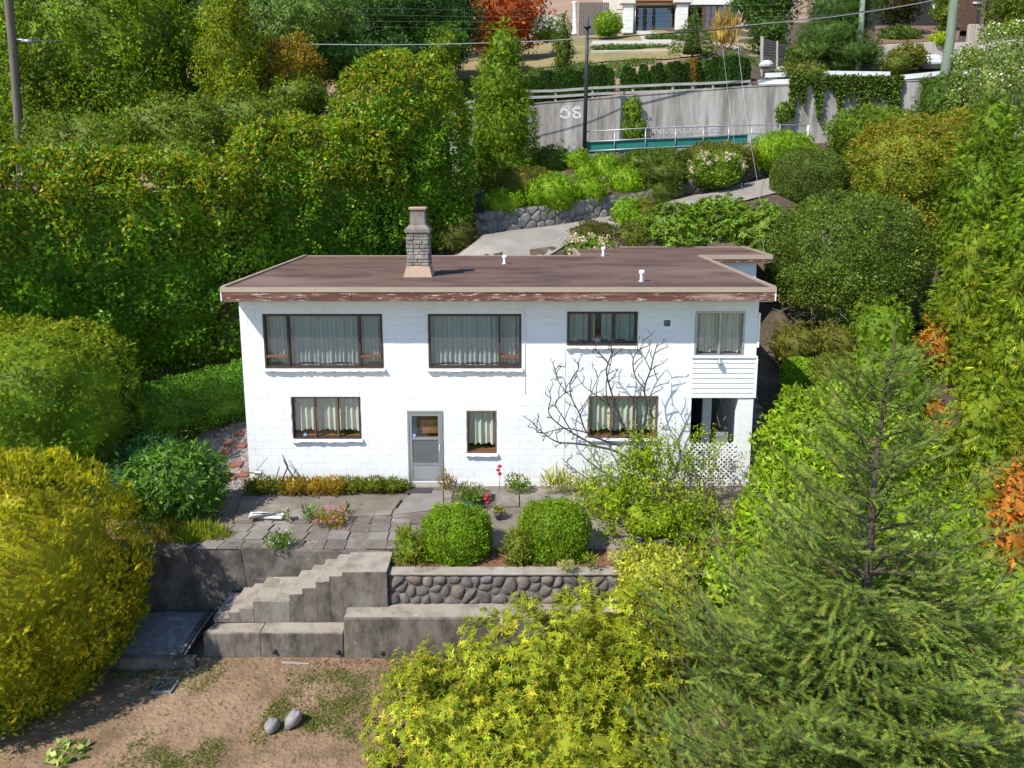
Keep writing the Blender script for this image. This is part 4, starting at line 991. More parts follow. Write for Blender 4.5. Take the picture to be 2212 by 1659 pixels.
# wires ----------------------------------------------------------------
def wire(pts, r, mt, label):
    P_ = curve3(pts); m = MB(); m.tube(P_, r, 5); o = m.build('overhead_wire', mt, None, smooth=True); tag(o, label, 'wire', None)
def curve3(pts, n=8):
    out = []; P_ = [Vector(p) for p in pts]
    for i in range(len(P_)-1):
        p0,p1,p2,p3 = P_[max(i-1,0)],P_[i],P_[i+1],P_[min(i+2,len(P_)-1)]
        for k in range(n):
            t = k/n; out.append(.5*((2*p1)+(-p0+p2)*t+(2*p0-5*p1+4*p2-p3)*t*t+(-p0+3*p1-3*p2+p3)*t**3))
    return out+[P_[-1]]
wire([at(28,86,10.6),at(350,92,14),at(560,94,16.6),at(860,97,17.2),at(1140,90,17.8),at(1268,82,18.2)], .022, M['wire_lt'], 'long pale overhead wire from the left pole to the dark street pole')
wire([at(1268,84,18.2),at(1430,73,18.5),at(1590,60,18.8),at(1900,20,19.2),at(2060,-6,19.4)], .030, M['wire'], 'thick black overhead cable from the dark pole up to the green pole')
wire([at(1590,57,18.8),at(1800,36,19),at(1980,8,19.2),at(2060,-12,19.4)], .018, M['wire_lt'], 'thin pale overhead wire just above the black cable at upper right')
wire([at(1590,60,18.8),at(1612,250,16),at(1640,420,12),at(1650,548,8.4)], .008, M['wire_lt'], 'pale service wire dropping from the cable to the roof corner')
wire([at(1560,95,18.6),at(1585,300,16.5),at(1615,470,12)], .006, M['wire_lt'], 'faint second service wire left of the first one')
for k, (v, dv) in enumerate(((12,2),(26,3),(40,-2),(52,4))):
    wire([at(380,v,17.5),at(800,v+6,19),at(1270,v+8+dv,21),at(1800,v-8,23)], .0045, M['wire_thin'], ['topmost','second highest','third highest','lowest'][k]+' of four hair-thin wires across the dark trees')
# ------------------------------------------------------------------ plants
LAUREL = [(.048,.108,.010),(.068,.138,.012),(.036,.082,.009),(.100,.165,.016)]
YEL = (.150,.142,.012)
# tall laurel hedge along the left boundary
shrub('laurel_hedge', [((-6.6,4.3,4.8),(5.6,1.7,4.1),.60,5.0),((-.3,9.5,6.2),(3.4,1.9,4.1),.50,4.0),((2.5,12.0,8.3),(2.7,2.2,4.7),.5,3.0)],
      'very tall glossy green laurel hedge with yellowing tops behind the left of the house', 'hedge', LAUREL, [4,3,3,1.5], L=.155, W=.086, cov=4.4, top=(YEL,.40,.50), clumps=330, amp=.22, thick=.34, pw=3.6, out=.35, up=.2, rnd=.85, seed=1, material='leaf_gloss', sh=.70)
# gold cypress front left
shrub('gold_cypress', [((-3.05,-5.1,.15),(2.42,2.4,2.45)),((-3.1,-5.15,-.75),(2.38,2.35,1.3)),(at(70,1010,-4.6),(.14,.12,.30)),(at(150,1035,-4.7),(.12,.12,.16))], 'large dome of golden yellow cypress at the lower left', 'cypress',
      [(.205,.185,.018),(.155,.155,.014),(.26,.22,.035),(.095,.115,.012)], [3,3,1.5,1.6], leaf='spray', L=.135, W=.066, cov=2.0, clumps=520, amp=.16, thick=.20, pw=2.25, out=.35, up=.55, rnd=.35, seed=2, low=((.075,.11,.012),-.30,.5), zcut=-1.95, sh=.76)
# clipped green conifer hedge left
shrub('conifer_hedge', [((at(15,870,-.2)),(2.95,2.0,2.05))], 'clipped green conifer hedge block with a bright flat top at the left edge', 'hedge',
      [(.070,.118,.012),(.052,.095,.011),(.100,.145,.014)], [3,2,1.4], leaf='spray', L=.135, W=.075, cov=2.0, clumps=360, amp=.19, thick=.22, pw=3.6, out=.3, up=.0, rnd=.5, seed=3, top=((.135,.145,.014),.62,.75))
# low clipped hedge beside the path
shrub('low_hedge', [((-2.45,3.3,1.35),(2.85,.62,.85),math.atan2(4.6,3.4))], 'low clipped box hedge running back along the gravel path', 'hedge',
      [(.045,.105,.014),(.060,.130,.018),(.035,.08,.012)], L=.075, W=.042, cov=2.3, clumps=120, amp=.05, thick=.12, pw=5, seed=4, material='leaf_gloss')
# rhododendrons left of patio
def b_(u0,u1,v0,v1,y,ry=None): return px_blob(u0,u1,v0,v1,y,ry)
shrub('rhododendron', [b_(283,482,962,1128,-1.75,.9)], 'rounded rhododendron with drooping long leaves beside the patio', 'shrub', [(.045,.095,.022),(.060,.125,.032),(.032,.070,.018)], L=.17, W=.055, cov=2.0, clumps=70, amp=.09, thick=.2, up=-.15, out=.3, rnd=.6, seed=5, material='leaf_gloss')
shrub('rhododendron', [b_(208,330,1000,1110,-1.3,.7),b_(262,412,938,1060,-.4,.8)], 'dark bluish rhododendron pair behind the rounded one', 'shrub', [(.022,.065,.032),(.032,.085,.045),(.020,.050,.024)], L=.15, W=.05, cov=2.0, clumps=60, amp=.09, thick=.2, up=-.1, seed=6)
# trees upper left -------------------------------------------------------
TREE = [(.075,.115,.012),(.055,.090,.011),(.110,.145,.016),(.040,.068,.010)]
c, r = b_(45,440,-70,330,14.5,3.6)
shrub('broadleaf_tree', [(c,r),(c+np.array([-1.6,-.8,-2.3]),r*np.array([.7,.8,.6])),(c+np.array([1.9,-.6,-2.0]),r*np.array([.55,.8,.55]))], 'big leafy green tree behind the left hedge', 'tree', TREE, [3,3,2,2], L=.16, W=.085, cov=1.7, clumps=130, amp=.5, thick=.9, out=.2, up=-.1, rnd=.9, seed=7, part_name='crown', trunk=((c[0],c[1],gz(c[0],c[1])-.2),(c[0],c[1],c[2]+1),.28,.09), sh=.75)
shrub('dark_tree', [b_(-140,70,-40,250,19,3.2),b_(-160,60,200,420,17,2.6)], 'dark shaded tree at the far left behind the brown pole', 'tree', [(.028,.055,.014),(.04,.07,.016),(.02,.04,.012)], L=.18, W=.09, cov=1.5, clumps=70, amp=.5, thick=.9, seed=8, part_name='crown', sh=.75)
shrub('bramble_thicket', [b_(60,330,250,400,8.8,1.6),b_(250,520,215,370,10.5,1.8),b_(420,640,205,340,11.5,1.5),b_(560,720,170,260,13.5,1.3),b_(330,480,300,420,8.2,1.2),b_(100,300,300,420,6.6,1.2)], 'tangled bramble thicket between the big tree and the laurel hedge', 'shrub', [(.065,.10,.016),(.045,.075,.014),(.11,.13,.024),(.085,.06,.022)], [3,3,1.5,.7], L=.13, W=.065, cov=1.6, clumps=80, amp=.32, thick=.5, rnd=.9, seed=9)
shrub('upright_tree', [b_(435,565,10,280,12.8,1.2),b_(450,530,-60,80,12.8,.8)], 'narrow yellow-green upright tree beside the big leafy tree', 'tree', [(.105,.135,.016),(.075,.11,.014),(.14,.145,.018)], L=.13, W=.06, cov=1.9, clumps=70, amp=.32, thick=.5, seed=10, part_name='crown', sh=.7)
shrub('rusty_tree', [b_(545,695,82,230,14.5,1.4)], 'small rusty orange-brown tree under the long pale wire', 'tree', [(.15,.095,.018),(.11,.085,.018),(.085,.09,.016),(.19,.10,.022)], L=.13, W=.06, cov=1.8, clumps=60, amp=.25, thick=.4, seed=11, part_name='crown', sh=.72)
shrub('silvery_tree', [b_(415,490,20,160,17,1.1),b_(560,780,-60,110,20,2.4)], 'tall silvery green tree at the top left behind the rusty tree', 'tree', [(.090,.135,.070),(.060,.095,.045),(.12,.165,.085)], L=.24, W=.075, cov=1.5, clumps=80, amp=.4, thick=.7, up=-.3, seed=12, part_name='crown', sh=.72)
shrub('dark_green_tree', [b_(690,960,-70,120,26,3.4),b_(860,1040,-60,130,27,2.6)], 'dark green spreading tree left of the red maple', 'tree', [(.024,.055,.020),(.034,.072,.026),(.018,.040,.015)], L=.22, W=.085, cov=1.6, clumps=110, amp=.5, thick=.8, up=-.2, seed=13, part_name='crown', sh=.75)
shrub('hillside_shrub', [b_(640,900,80,180,21,2.4),b_(470,680,120,230,18,1.8)], 'deep green hillside shrubs below the silvery tree', 'shrub', [(.026,.060,.022),(.036,.080,.03),(.02,.045,.016)], L=.2, W=.08, cov=1.5, clumps=70, amp=.4, thick=.6, seed=14)
shrub('hillside_shrub', [b_(880,1010,50,140,25,1.6)], 'green bushy shrub on the bank left of the tall cedar', 'shrub', [(.05,.105,.02),(.035,.08,.016)], L=.18, W=.075, cov=1.7, clumps=50, amp=.3, thick=.5, seed=15)
shrub('red_maple', [b_(1000,1185,-30,98,33,3.0),b_(1015,1110,50,110,32.5,1.5)], 'red leaved maple tree at the top beside the uphill house', 'tree', [(.24,.048,.022),(.30,.075,.03),(.16,.03,.02),(.10,.045,.02)], L=.22, W=.10, cov=1.5, clumps=80, amp=.5, thick=.8, up=-.15, seed=16, part_name='crown', sh=.72, trunk=(at(1095,120,33),at(1095,40,33),.15,.06))
# wooded hillside behind everything at the upper left
WD_ = [(.024,.045,.018),(.034,.060,.022),(.018,.034,.014),(.045,.07,.03)]
for k, (u0,u1,v0,v1,y,lb) in enumerate(((-220,140,-120,230,26,'shaded woodland tree at the far left top'),(90,420,-150,180,29,'shaded woodland tree behind the big leafy tree'),(380,660,-150,160,30,'shaded woodland tree behind the silvery tree'),(600,900,-140,100,34,'shaded woodland tree at the top behind the dark green tree'),(860,1050,-120,70,40,'shaded woodland tree left of the red maple crown'))):
    shrub('woodland_tree', [b_(u0,u1,v0,v1,y,3.5)], lb, 'tree', WD_, L=.26, W=.12, cov=1.4, clumps=90, amp=.7, thick=1.1, up=-.2, rnd=.9, seed=400+k, part_name='crown', sh=.8)
# uphill hydrangeas and young trees
def flowers(root, blobs, n, size, cols, seed, upb=.2, mt='leaf', name='flower_heads', hemi=-.1):
    rng = np.random.default_rng(seed); Vs, Fs, Cs = [], [], []; off = 0
    for C, R in blobs:
        P, nn, cid, h, cr = blob(rng, n, C, R*1.03, 2.2, 0, 20, .03, .04, True, None, False); k = h > hemi; P, nn = P[k], nn[k]
        m = 9; P = np.repeat(P, m, 0)+rng.normal(0,size*.33,(len(P)*m,3)); nn = np.repeat(nn, m, 0); base = np.array(cols)[rng.integers(0,len(cols),len(P))]
        D, S, N = frames(nn*.5+rng.normal(0,.8,nn.shape), nn, rng); L_ = np.full(len(P), size*.55)
        V, F, Cc = place(KITE, P, D, S, N, L_, L_*.9, np.clip(base*(1+rng.normal(0,.12,(len(P),1))),0,.9)); Vs.append(V); Fs.append(F+off); Cs.append(Cc); off += len(V)
    raw_mesh(name, np.concatenate(Vs), np.concatenate(Fs), np.concatenate(Cs), M[mt], root, kind='stuff')
HYD = [(.62,.50,.34),(.55,.42,.27),(.66,.56,.42)]
def hydrangea(u0,u1,v0,v1,y,label,n,size,seed,cols=HYD,trunk=None):
    bb = b_(u0,u1,v0,v1,y)
    r = shrub('hydrangea', [bb], label, 'shrub', [(.06,.11,.02),(.09,.13,.025)], L=.13, W=.07, cov=1.7, clumps=30, amp=.08, thick=.2, seed=seed, trunk=trunk, sh=.8)
    flowers(r, [bb], n, size, cols, seed)
hydrangea(1150,1212,42,90,32,'cream flowering hydrangea on the bank left of the uphill house',90,.30,20,[(.70,.68,.58),(.62,.60,.48)])
hydrangea(1075,1125,85,125,28,'small pale hydrangea above the tall cedar bank',30,.24,21,[(.60,.60,.40),(.55,.52,.36)])
def young(u0,u1,v0,v1,y,label,seed,cols,leaf='broad'):
    c, R = b_(u0,u1,v0,v1-(v1-v0)*.12,y); g = at((u0+u1)/2, v1, y)
    shrub('young_tree', [(c,R)], label, 'tree', cols, leaf=leaf, L=.16, W=.07, cov=1.7, clumps=40, amp=.15, thick=.3, seed=seed, part_name='crown', trunk=((c[0],c[1],g[2]-.3),(c[0],c[1],c[2]+R[2]*.5),.06,.03), pw=1.8, sh=.7, ground=False)
young(932,990,65,170,23,'young yellow-green tree on the bank left of the tall cedar',22,[(.095,.125,.02),(.065,.10,.016)])
young(1195,1238,35,195,25,'slender young tree beside the dark street pole',23,[(.06,.085,.02),(.045,.07,.018)])
# cone shaped young fir on the bank
def cone_tree(name, u, v0, v1, y, rmax, label, cols, seed, cov=1.8, L=.2, W=.11, trunk_show=.0, amp=.25, out=.7, up=-.25, pn='crown', cat='tree', stem_r=.07, sh=.8, leaf='spray', noise=.35, shape=.9, ncap=10**9):
    rng = np.random.default_rng(seed); a = at(u,v0,y); b = at(u,v1,y); x = (a[0]+b[0])/2; H = a[2]-b[2]; zb = b[2]+H*trunk_show; Hc = a[2]-zb
    root = thing(name, (x,y,b[2]), label, cat)
    area = math.pi*rmax*Hc; n = min(int(cov*area/(.42*L*W)), ncap)
    t = 1-np.sqrt(rng.random(n)); th = rng.random(n)*2*math.pi
    # branch whorls give tiers
    nb = int(Hc*5)+12; bt = rng.random(nb); bth = rng.random(nb)*2*math.pi; bl_ = .75+.5*rng.random(nb)
    dd = ((t[:,None]-bt[None])*Hc*2.2/rmax)**2 + (((th[:,None]-bth[None]+math.pi)%(2*math.pi)-math.pi)*1.1)**2
    j = dd.argmin(1); q = np.clip(np.sqrt(dd[np.arange(n),j]),0,1.2); lump = bl_[j]*(1-noise*q**2)
    rr = rmax*(1-t)**shape*lump+.05; fr = 1-.45*rng.random(n)**1.8; r = rr*fr
    P = np.stack([x+r*np.cos(th), y+r*np.sin(th), zb+Hc*t-.18*rr*q*0-(.10*rr*fr)], 1)
    nn = nrm(np.stack([np.cos(th), np.sin(th), np.full(n,.45)], 1))
    vd = nrm(CAM-P); k = ((nn*vd).sum(1) > -.25)|(rng.random(n)<.15); P, nn, j = P[k], nn[k], j[k]; n = len(P)
    col = pal(rng, cols, [1]*len(cols), j, nb, n, .18, .14)
    D, S, N = frames(nn*out+rng.normal(0,.4,(n,3))+np.array([0,0,up]), nn, rng); sc = np.clip(1+rng.normal(0,.25,n),.5,1.6)
    V, F, C = place({'spray':SPRAY,'needle':NEEDLE_LO,'broad':KITE}[leaf], P, D, S, N, L*sc, W*sc, col); raw_mesh(pn, V, F, C, M['leaf'] if leaf!='needle' else M['needle'], root, kind='stuff')
    m = MB(); m.lathe((x,y,zb), [(rmax*.40*(1-i/6)**shape*(1 if i<6 else 0)+.02, Hc*.9*i/6) for i in range(7)], 12)
    if sh: m.build('branches', M['twig'], root, kind='stuff', smooth=True)
    m = MB(); m.tube([(x,y,b[2]-.3),(x,y,a[2]-Hc*.05)], [stem_r,stem_r*.3], 8); m.build('trunk', M['bark'], root, smooth=True)
    return root
cone_tree('young_fir', 1497, 18, 142, 27, 1.45, 'small conical fir on a bare stem in front of the uphill house', [(.05,.085,.02),(.035,.065,.016),(.075,.11,.022)], 24, trunk_show=.22, noise=.6)
# hedge of columnar cedars behind the street fence
rng_c = random.Random(41)
def col_mesh(seed, cols):
    rng = np.random.default_rng(seed); n = 1100; th = rng.random(n)*6.283; t = rng.random(n); r = .26*(1-.55*np.clip(t-.6,0,1)/.4)*(.8+.25*rng.random(n))
    P = np.stack([r*np.cos(th), r*np.sin(th), t*1.45], 1); nn = nrm(np.stack([np.cos(th),np.sin(th),np.full(n,.3)],1))
    D, S, N = frames(nn*.35+rng.normal(0,.25,(n,3))+np.array([0,0,.8]), nn, rng); col = pal(rng, cols, [1]*len(cols), np.zeros(n,int), 1, n, .25)
    V, F, C = place(KITE, P, D, S, N, np.full(n,.17), np.full(n,.07), col); return V, F, C
GC = [(.024,.055,.018),(.036,.075,.022),(.018,.040,.014)]; BR = [(.20,.10,.03),(.15,.085,.03),(.09,.08,.02)]
protos = {}
for k in range(3): protos['g%d'%k] = col_mesh(50+k, GC)
protos['b'] = col_mesh(59, BR)
proto_me = {}
def columnar(x, y, key, label, h):
    z = gz(x, y)-.05; t = thing('columnar_cedar', (x,y,z), label, 'cedar', 'columnar cedars behind the street fence' if key != 'b' else None)
    if key not in proto_me:
        o = raw_mesh('foliage', *protos[key], M['leaf'], None, kind='stuff'); o2 = MB().tube([(0,0,-.1),(0,0,1.1)], [.16,.10], 8).build('trunk', M['twig'], None)
        proto_me[key] = (o, o2); o.parent = t; o2.parent = t; 
    else:
        o = proto_me[key][0].copy(); o2 = proto_me[key][1].copy(); COL.objects.link(o); COL.objects.link(o2); o.parent = t; o2.parent = t
    o.scale = (rng_c.uniform(.85,1.1), rng_c.uniform(.85,1.1), h); o.rotation_euler = (0,0,0)
u = 953; ncd = 0
while u < 1625:
    v_ = I(u,[953,1010,1130,1380,1625],[215,208,190,180,172])
    if 1016 < u < 1128 or rng_c.random() < .05 or 1328 < u < 1352 or 1512 < u < 1528: u += 12; continue
    key = 'b' if (1323 < u < 1338 or 1484 < u < 1498) else 'g%d' % rng_c.randrange(3)
    lbl = ('browned dead columnar cedar near the middle of the fence hedge' if u < 1400 else 'browned dead columnar cedar near the right of the fence hedge') if key == 'b' else 'dark green columnar cedar, %s green one from left behind the fence' % ordinal(ncd+1)
    ncd += key != 'b'
    p = at(u, v_, 21.3); columnar(p[0], 21.3+rng_c.uniform(-.1,.1), key, lbl, rng_c.uniform(.85,1.05)); u += rng_c.uniform(10.5,14)
# bank mounds between driveway wall and railing -------------------------------
HB = [(.095,.165,.012),(.070,.130,.012),(.125,.190,.014)]; HBR = [(.075,.075,.022),(.095,.085,.028),(.055,.065,.018)]; HD = [(.045,.075,.018),(.06,.09,.02),(.035,.055,.016)]
mounds = [(1041,1136,414,466,13.4,HB,'bright green heather mound at the left end of the stone wall'),(1054,1205,366,425,15.0,HBR,'wide brownish heather mound above the bright one at the bank left'),
 (1128,1250,380,456,14.0,HB,'bright heather mound spilling over the middle of the stone wall'),(1240,1310,384,436,14.4,HB,'small bright heather mound right of the spilling one'),
 (1220,1275,326,366,17.2,HB,'light green dome shrub at the foot of the dark street pole'),(1240,1288,358,392,16.2,HB,'tiny round green shrub in the middle of the bank'),(1276,1340,335,390,16.6,HB,'loose green mound right of the pole foot'),
 (1310,1392,362,420,15.4,HB,'bright low mound in the middle of the bank'),(1340,1500,328,368,16.9,HD,'long dark green mound below the green screen'),(1150,1225,320,372,17.4,HD,'dark green shrub left of the street pole foot'),
 (1475,1630,313,372,16.7,HBR,'brown and green heather mound below the railing'),(1624,1756,290,362,16.6,HB,'large smooth bright green dome at the right end of the railing')]
for k, (u0,u1,v0,v1,y,cl,lb) in enumerate(mounds):
    shrub('heather_mound', [b_(u0,u1,v0,v1+10,y)], lb, 'shrub', cl, leaf='spray', L=.17, W=.085, cov=1.8, clumps=50, amp=.10, thick=.15, up=.5, out=.4, rnd=.4, seed=60+k, pw=2.4, group='heather mounds on the bank', sh=.9)
shrub('dwarf_pine', [b_(1370,1490,354,400,15.6),b_(1385,1470,385,436,15.3,.7)], 'dark layered dwarf pine leaning over the stone wall', 'shrub', [(.05,.07,.02),(.075,.08,.024),(.035,.055,.016)], leaf='needle', L=.22, W=.18, cov=1.5, clumps=60, amp=.2, thick=.3, seed=75, material='needle')
hydrangea(1490,1604,328,405,14.6,'round hydrangea standard with cream flower heads beside the driveway',70,.20,76,trunk=(at(1548,432,14.6),at(1548,380,14.6),.06,.04))
# near side of the driveway ---------------------------------------------------
shrub('clipped_ball', [b_(1669,1820,322,455,13.0)], 'smaller clipped dark green ball bush beside the driveway top', 'shrub', [(.045,.065,.020),(.06,.085,.028),(.08,.10,.045)], [3,2,.8], L=.06, W=.035, cov=2.0, clumps=160, amp=.05, thick=.12, pw=2.5, seed=80, sh=.92)
shrub('driveway_conifer', [b_(1322,1385,428,520,12.2,.8)], 'bright green feathery conifer at the driveway edge', 'shrub', HB, leaf='spray', L=.16, W=.09, cov=1.8, clumps=40, amp=.15, thick=.2, seed=81)
shrub('driveway_conifer', [b_(1352,1432,424,520,12.6,.9)], 'dull brownish conifer behind the bright feathery one', 'shrub', HBR, leaf='spray', L=.16, W=.09, cov=1.8, clumps=40, amp=.15, thick=.2, seed=82)
shrub('brown_dome', [b_(1222,1348,480,575,10.9,1.1)], 'dark brown-green dome shrub above the rear roof edge', 'shrub', [(.06,.055,.022),(.045,.05,.018)], leaf='spray', L=.12, W=.06, cov=2.0, clumps=60, amp=.07, thick=.12, seed=83, sh=.9)
shrub('olive_shrub', [b_(1320,1400,478,575,10.7,.9)], 'olive green shrub between the brown dome and the rhododendrons', 'shrub', [(.08,.095,.022),(.06,.075,.018)], leaf='spray', L=.13, W=.07, cov=1.9, clumps=40, amp=.1, thick=.15, seed=84)
hydrangea(1200,1335,508,590,9.9,'cream hydrangea peeping over the rear edge of the roof',110,.17,85)
shrub('rhododendron_bank', [b_(1380,1535,436,580,11.0,1.3),b_(1475,1625,424,580,11.4,1.3)], 'large leafy rhododendron behind the rear of the roof', 'shrub', [(.070,.115,.018),(.095,.145,.022),(.05,.085,.015)], leaf='rosette', L=.17, W=.055, cov=2.6, clumps=70, amp=.16, thick=.25, up=.5, out=.6, rnd=.5, seed=86, material='leaf_gloss')
shrub('rhododendron_bank', [b_(1595,1710,440,590,10.4,1.1)], 'second rhododendron right of the large one by the clipped ball', 'shrub', [(.065,.105,.018),(.09,.135,.022),(.045,.08,.015)], leaf='rosette', L=.17, W=.055, cov=2.6, clumps=50, amp=.16, thick=.25, up=.4, out=.6, rnd=.5, seed=87, material='leaf_gloss')
shrub('creeping_juniper', [b_(930,1035,470,560,11.3,1.1)], 'dark sprawling juniper behind the chimney', 'shrub', [(.03,.04,.016),(.05,.055,.02),(.10,.085,.03)], [3,2,1], leaf='spray', L=.28, W=.12, cov=1.4, clumps=30, amp=.3, thick=.4, up=.3, rnd=.6, seed=88)
# right side -------------------------------------------------------------------
c, R = b_(1668,1988,418,735,7.4,2.3)
shrub('clipped_holly', [(c,R)], 'large clipped dark holly ball right of the house with bare grey twigs beneath', 'shrub', [(.048,.072,.016),(.065,.095,.020),(.035,.052,.014)], [3,2,2], L=.085, W=.05, cov=2.0, clumps=260, amp=.09, thick=.2, pw=2.4, seed=90, material='leaf_gloss', zcut=c[2]-R[2]*.46, sh=.86, trunk=((c[0],c[1],gz(c[0],c[1])-.2),(c[0],c[1],c[2]),.13,.08), low=((.12,.11,.07),-.45,.6))
rng = np.random.default_rng(91); m = MB()
for k in range(900):
    a = rng.uniform(0,6.283); rr_ = rng.uniform(.8,1.02); z_ = c[2]-R[2]*rng.uniform(.42,.92); k2 = math.sqrt(max(.05,1-((z_-c[2])/R[2])**2))
    p0 = Vector((c[0]+R[0]*rr_*k2*math.cos(a), c[1]+R[1]*rr_*k2*math.sin(a), z_)); d = Vector((rng.normal(),rng.normal(),rng.normal()*.5)); 
    if p0.y > c[1]+.5: continue
    m.tube([p0, p0+d*.16, p0+d*.16+Vector((rng.normal(),rng.normal(),rng.normal()))*.13], [.015,.011,.006], 4, False)
hol = [o for o in bpy.data.objects if o.name.startswith('clipped_holly')][0]; m.build('bare_twigs', M['greytwig'], hol, kind='stuff')
shrub('autumn_rhododendron', [b_(1830,2075,262,520,12.8,2.4),b_(1960,2150,250,560,13.8,2.0),b_(1880,2010,430,650,11.0,1.4)], 'big rounded shrub with orange tinted leaf tips above the holly', 'shrub', [(.085,.115,.016),(.11,.12,.02),(.16,.11,.025),(.055,.08,.014)], [3,2.5,1.1,2], leaf='broad', L=.13, W=.055, cov=2.0, clumps=180, amp=.24, thick=.35, up=.15, out=.3, rnd=.7, seed=92, top=((.17,.10,.03),.55,.30))
shrub('street_shrub', [b_(1792,1975,232,345,17.4,1.6)], 'green shrub at the foot of the ivy covered wall', 'shrub', [(.07,.115,.016),(.09,.12,.02),(.05,.085,.014)], L=.14, W=.06, cov=1.8, clumps=60, amp=.2, thick=.3, seed=93)
shrub('street_conifer', [b_(1985,2105,160,300,18.2,1.2)], 'dark green feathery shrub at the foot of the green pole', 'shrub', [(.035,.065,.018),(.05,.085,.02)], leaf='spray', L=.2, W=.1, cov=1.8, clumps=50, amp=.2, thick=.3, seed=94)
shrub('white_flowering_shrub', [b_(2070,2260,60,330,15.5,1.8)], 'loose shrub with white blossom at the top right edge', 'shrub', [(.08,.115,.025),(.11,.14,.03),(.05,.08,.018),(.36,.38,.62)], [3,2,2,1.0], L=.11, W=.06, cov=1.5, clumps=70, amp=.3, thick=.5, seed=95, sh=.7)
def thuja(u0,u1,v0,v1,y,ry,label,seed,cols,clumps=220,L=.165):
    shrub('cypress_screen', [b_(u0,u1,v0,v1,y,ry)], label, 'cypress', cols, leaf='spray', L=L, W=L*.58, cov=1.9, clumps=clumps, amp=.2, thick=.4, pw=2.5, up=-.25, out=.7, rnd=.35, seed=seed, ground=False)
CY = [(.070,.120,.012),(.095,.140,.014),(.050,.085,.012)]; CYY = [(.090,.122,.012),(.068,.100,.012),(.120,.140,.014)]
def columns(name, cols_, label, seed, cl, cat='cypress', L=.24, W=.14, cov=1.9):
    bl_ = []
    for (u,v0,v1,y,rx) in cols_:
        a_, b2 = at(u,v0,y), at(u,v1,y); x = (a_[0]+b2[0])/2; H_ = a_[2]-b2[2]
        for f, r_, h_ in ((.18,1.0,.22),(.42,.92,.24),(.64,.70,.22),(.82,.42,.18)): bl_.append(((x+.05*math.sin(9*f+seed), y, b2[2]+H_*f), (rx*r_, rx*r_, H_*h_)))
    return shrub(name, bl_, label, cat, cl, leaf='spray', L=L, W=W, cov=cov, clumps=60, amp=.20, thick=.35, pw=2.0, up=-.35, out=.5, rnd=.35, seed=seed, ground=False, sh=.78, part_name='crown')
for k, (q, lb, cl) in enumerate((((2118,200,800,9.2,1.9),'tall pointed green cypress at the upper right behind the orange tipped shrub',CY),((2230,250,1000,7.0,2.2),'green cypress at the right edge below the white blossom',CY),((2070,480,1100,4.6,1.35),'slender bright cypress beside the orange vine maple',CYY),
      ((2185,520,1330,2.6,1.9),'tall yellow-green cypress at the right edge',CYY),((2025,600,900,6.2,.9),'small cypress between the holly and the orange vine maple',CY),((2095,820,1480,-.4,1.6),'yellow-green cypress behind the spruce top',CYY),((2265,780,1600,-.8,1.9),'yellow-green cypress cut by the right edge behind the spruce',CYY),((1985,900,1350,.6,1.1),'bushy green cypress beside the bright laurel',CY))):
    columns('cypress_tree', [q], lb, 500+k, cl)
columns('tall_cedar', [(1084,48,440,16.6,1.75)], 'tall bright green cedar standing in front of the street wall', 25, [(.075,.120,.012),(.100,.150,.015),(.055,.092,.010)], 'tree', .24, .13, 2.0)
OR = [(.26,.085,.03),(.20,.07,.03),(.12,.10,.02),(.29,.11,.05)]
for k, (u0,u1,v0,v1,y,lb) in enumerate(((1985,2065,690,805,4.5,'orange leaved vine maple below the upper cypress'),(1980,2050,850,980,2.0,'second orange leaved shrub lower down beside the tall cypress'),(2140,2250,960,1320,-4.2,'orange-red leaved shrub at the right edge behind the spruce'))):
    shrub('orange_shrub', [b_(u0,u1,v0,v1,y)], lb, 'shrub', OR, [3,2,2.2,1], L=.13, W=.075, cov=1.4, clumps=40, amp=.2, thick=.3, seed=110+k, ground=False, sh=.7)
shrub('clipped_mound', [b_(1690,1785,775,860,2.6,.8)], 'small yellow-green clipped mound by the garden steps', 'shrub', HB, L=.06, W=.03, cov=2, clumps=60, amp=.05, thick=.1, seed=113, sh=.9)
shrub('clipped_mound', [b_(1740,1860,768,890,2.0,.8)], 'larger olive clipped mound right of the small one by the steps', 'shrub', [(.085,.10,.02),(.065,.08,.016)], L=.06, W=.03, cov=2, clumps=60, amp=.05, thick=.1, seed=114, sh=.9)
shrub('shade_shrub', [b_(1668,1770,700,800,4.6,.8),b_(1750,1850,700,790,5.0,.9),b_(1660,1720,840,960,1.6,.4)], 'brownish conifer shrubs in the shade beside the garden steps', 'shrub', [(.06,.06,.02),(.085,.08,.025)], leaf='spray', L=.18, W=.09, cov=1.5, clumps=40, amp=.15, thick=.25, seed=115)
shrub('shade_shrub', [b_(1840,1960,650,800,4.5,1.0),b_(1820,2000,750,920,2.5,1.0)], 'small green cypress and undergrowth below the holly twigs', 'shrub', CY, leaf='spray', L=.2, W=.1, cov=1.5, clumps=50, amp=.2, thick=.3, seed=116)
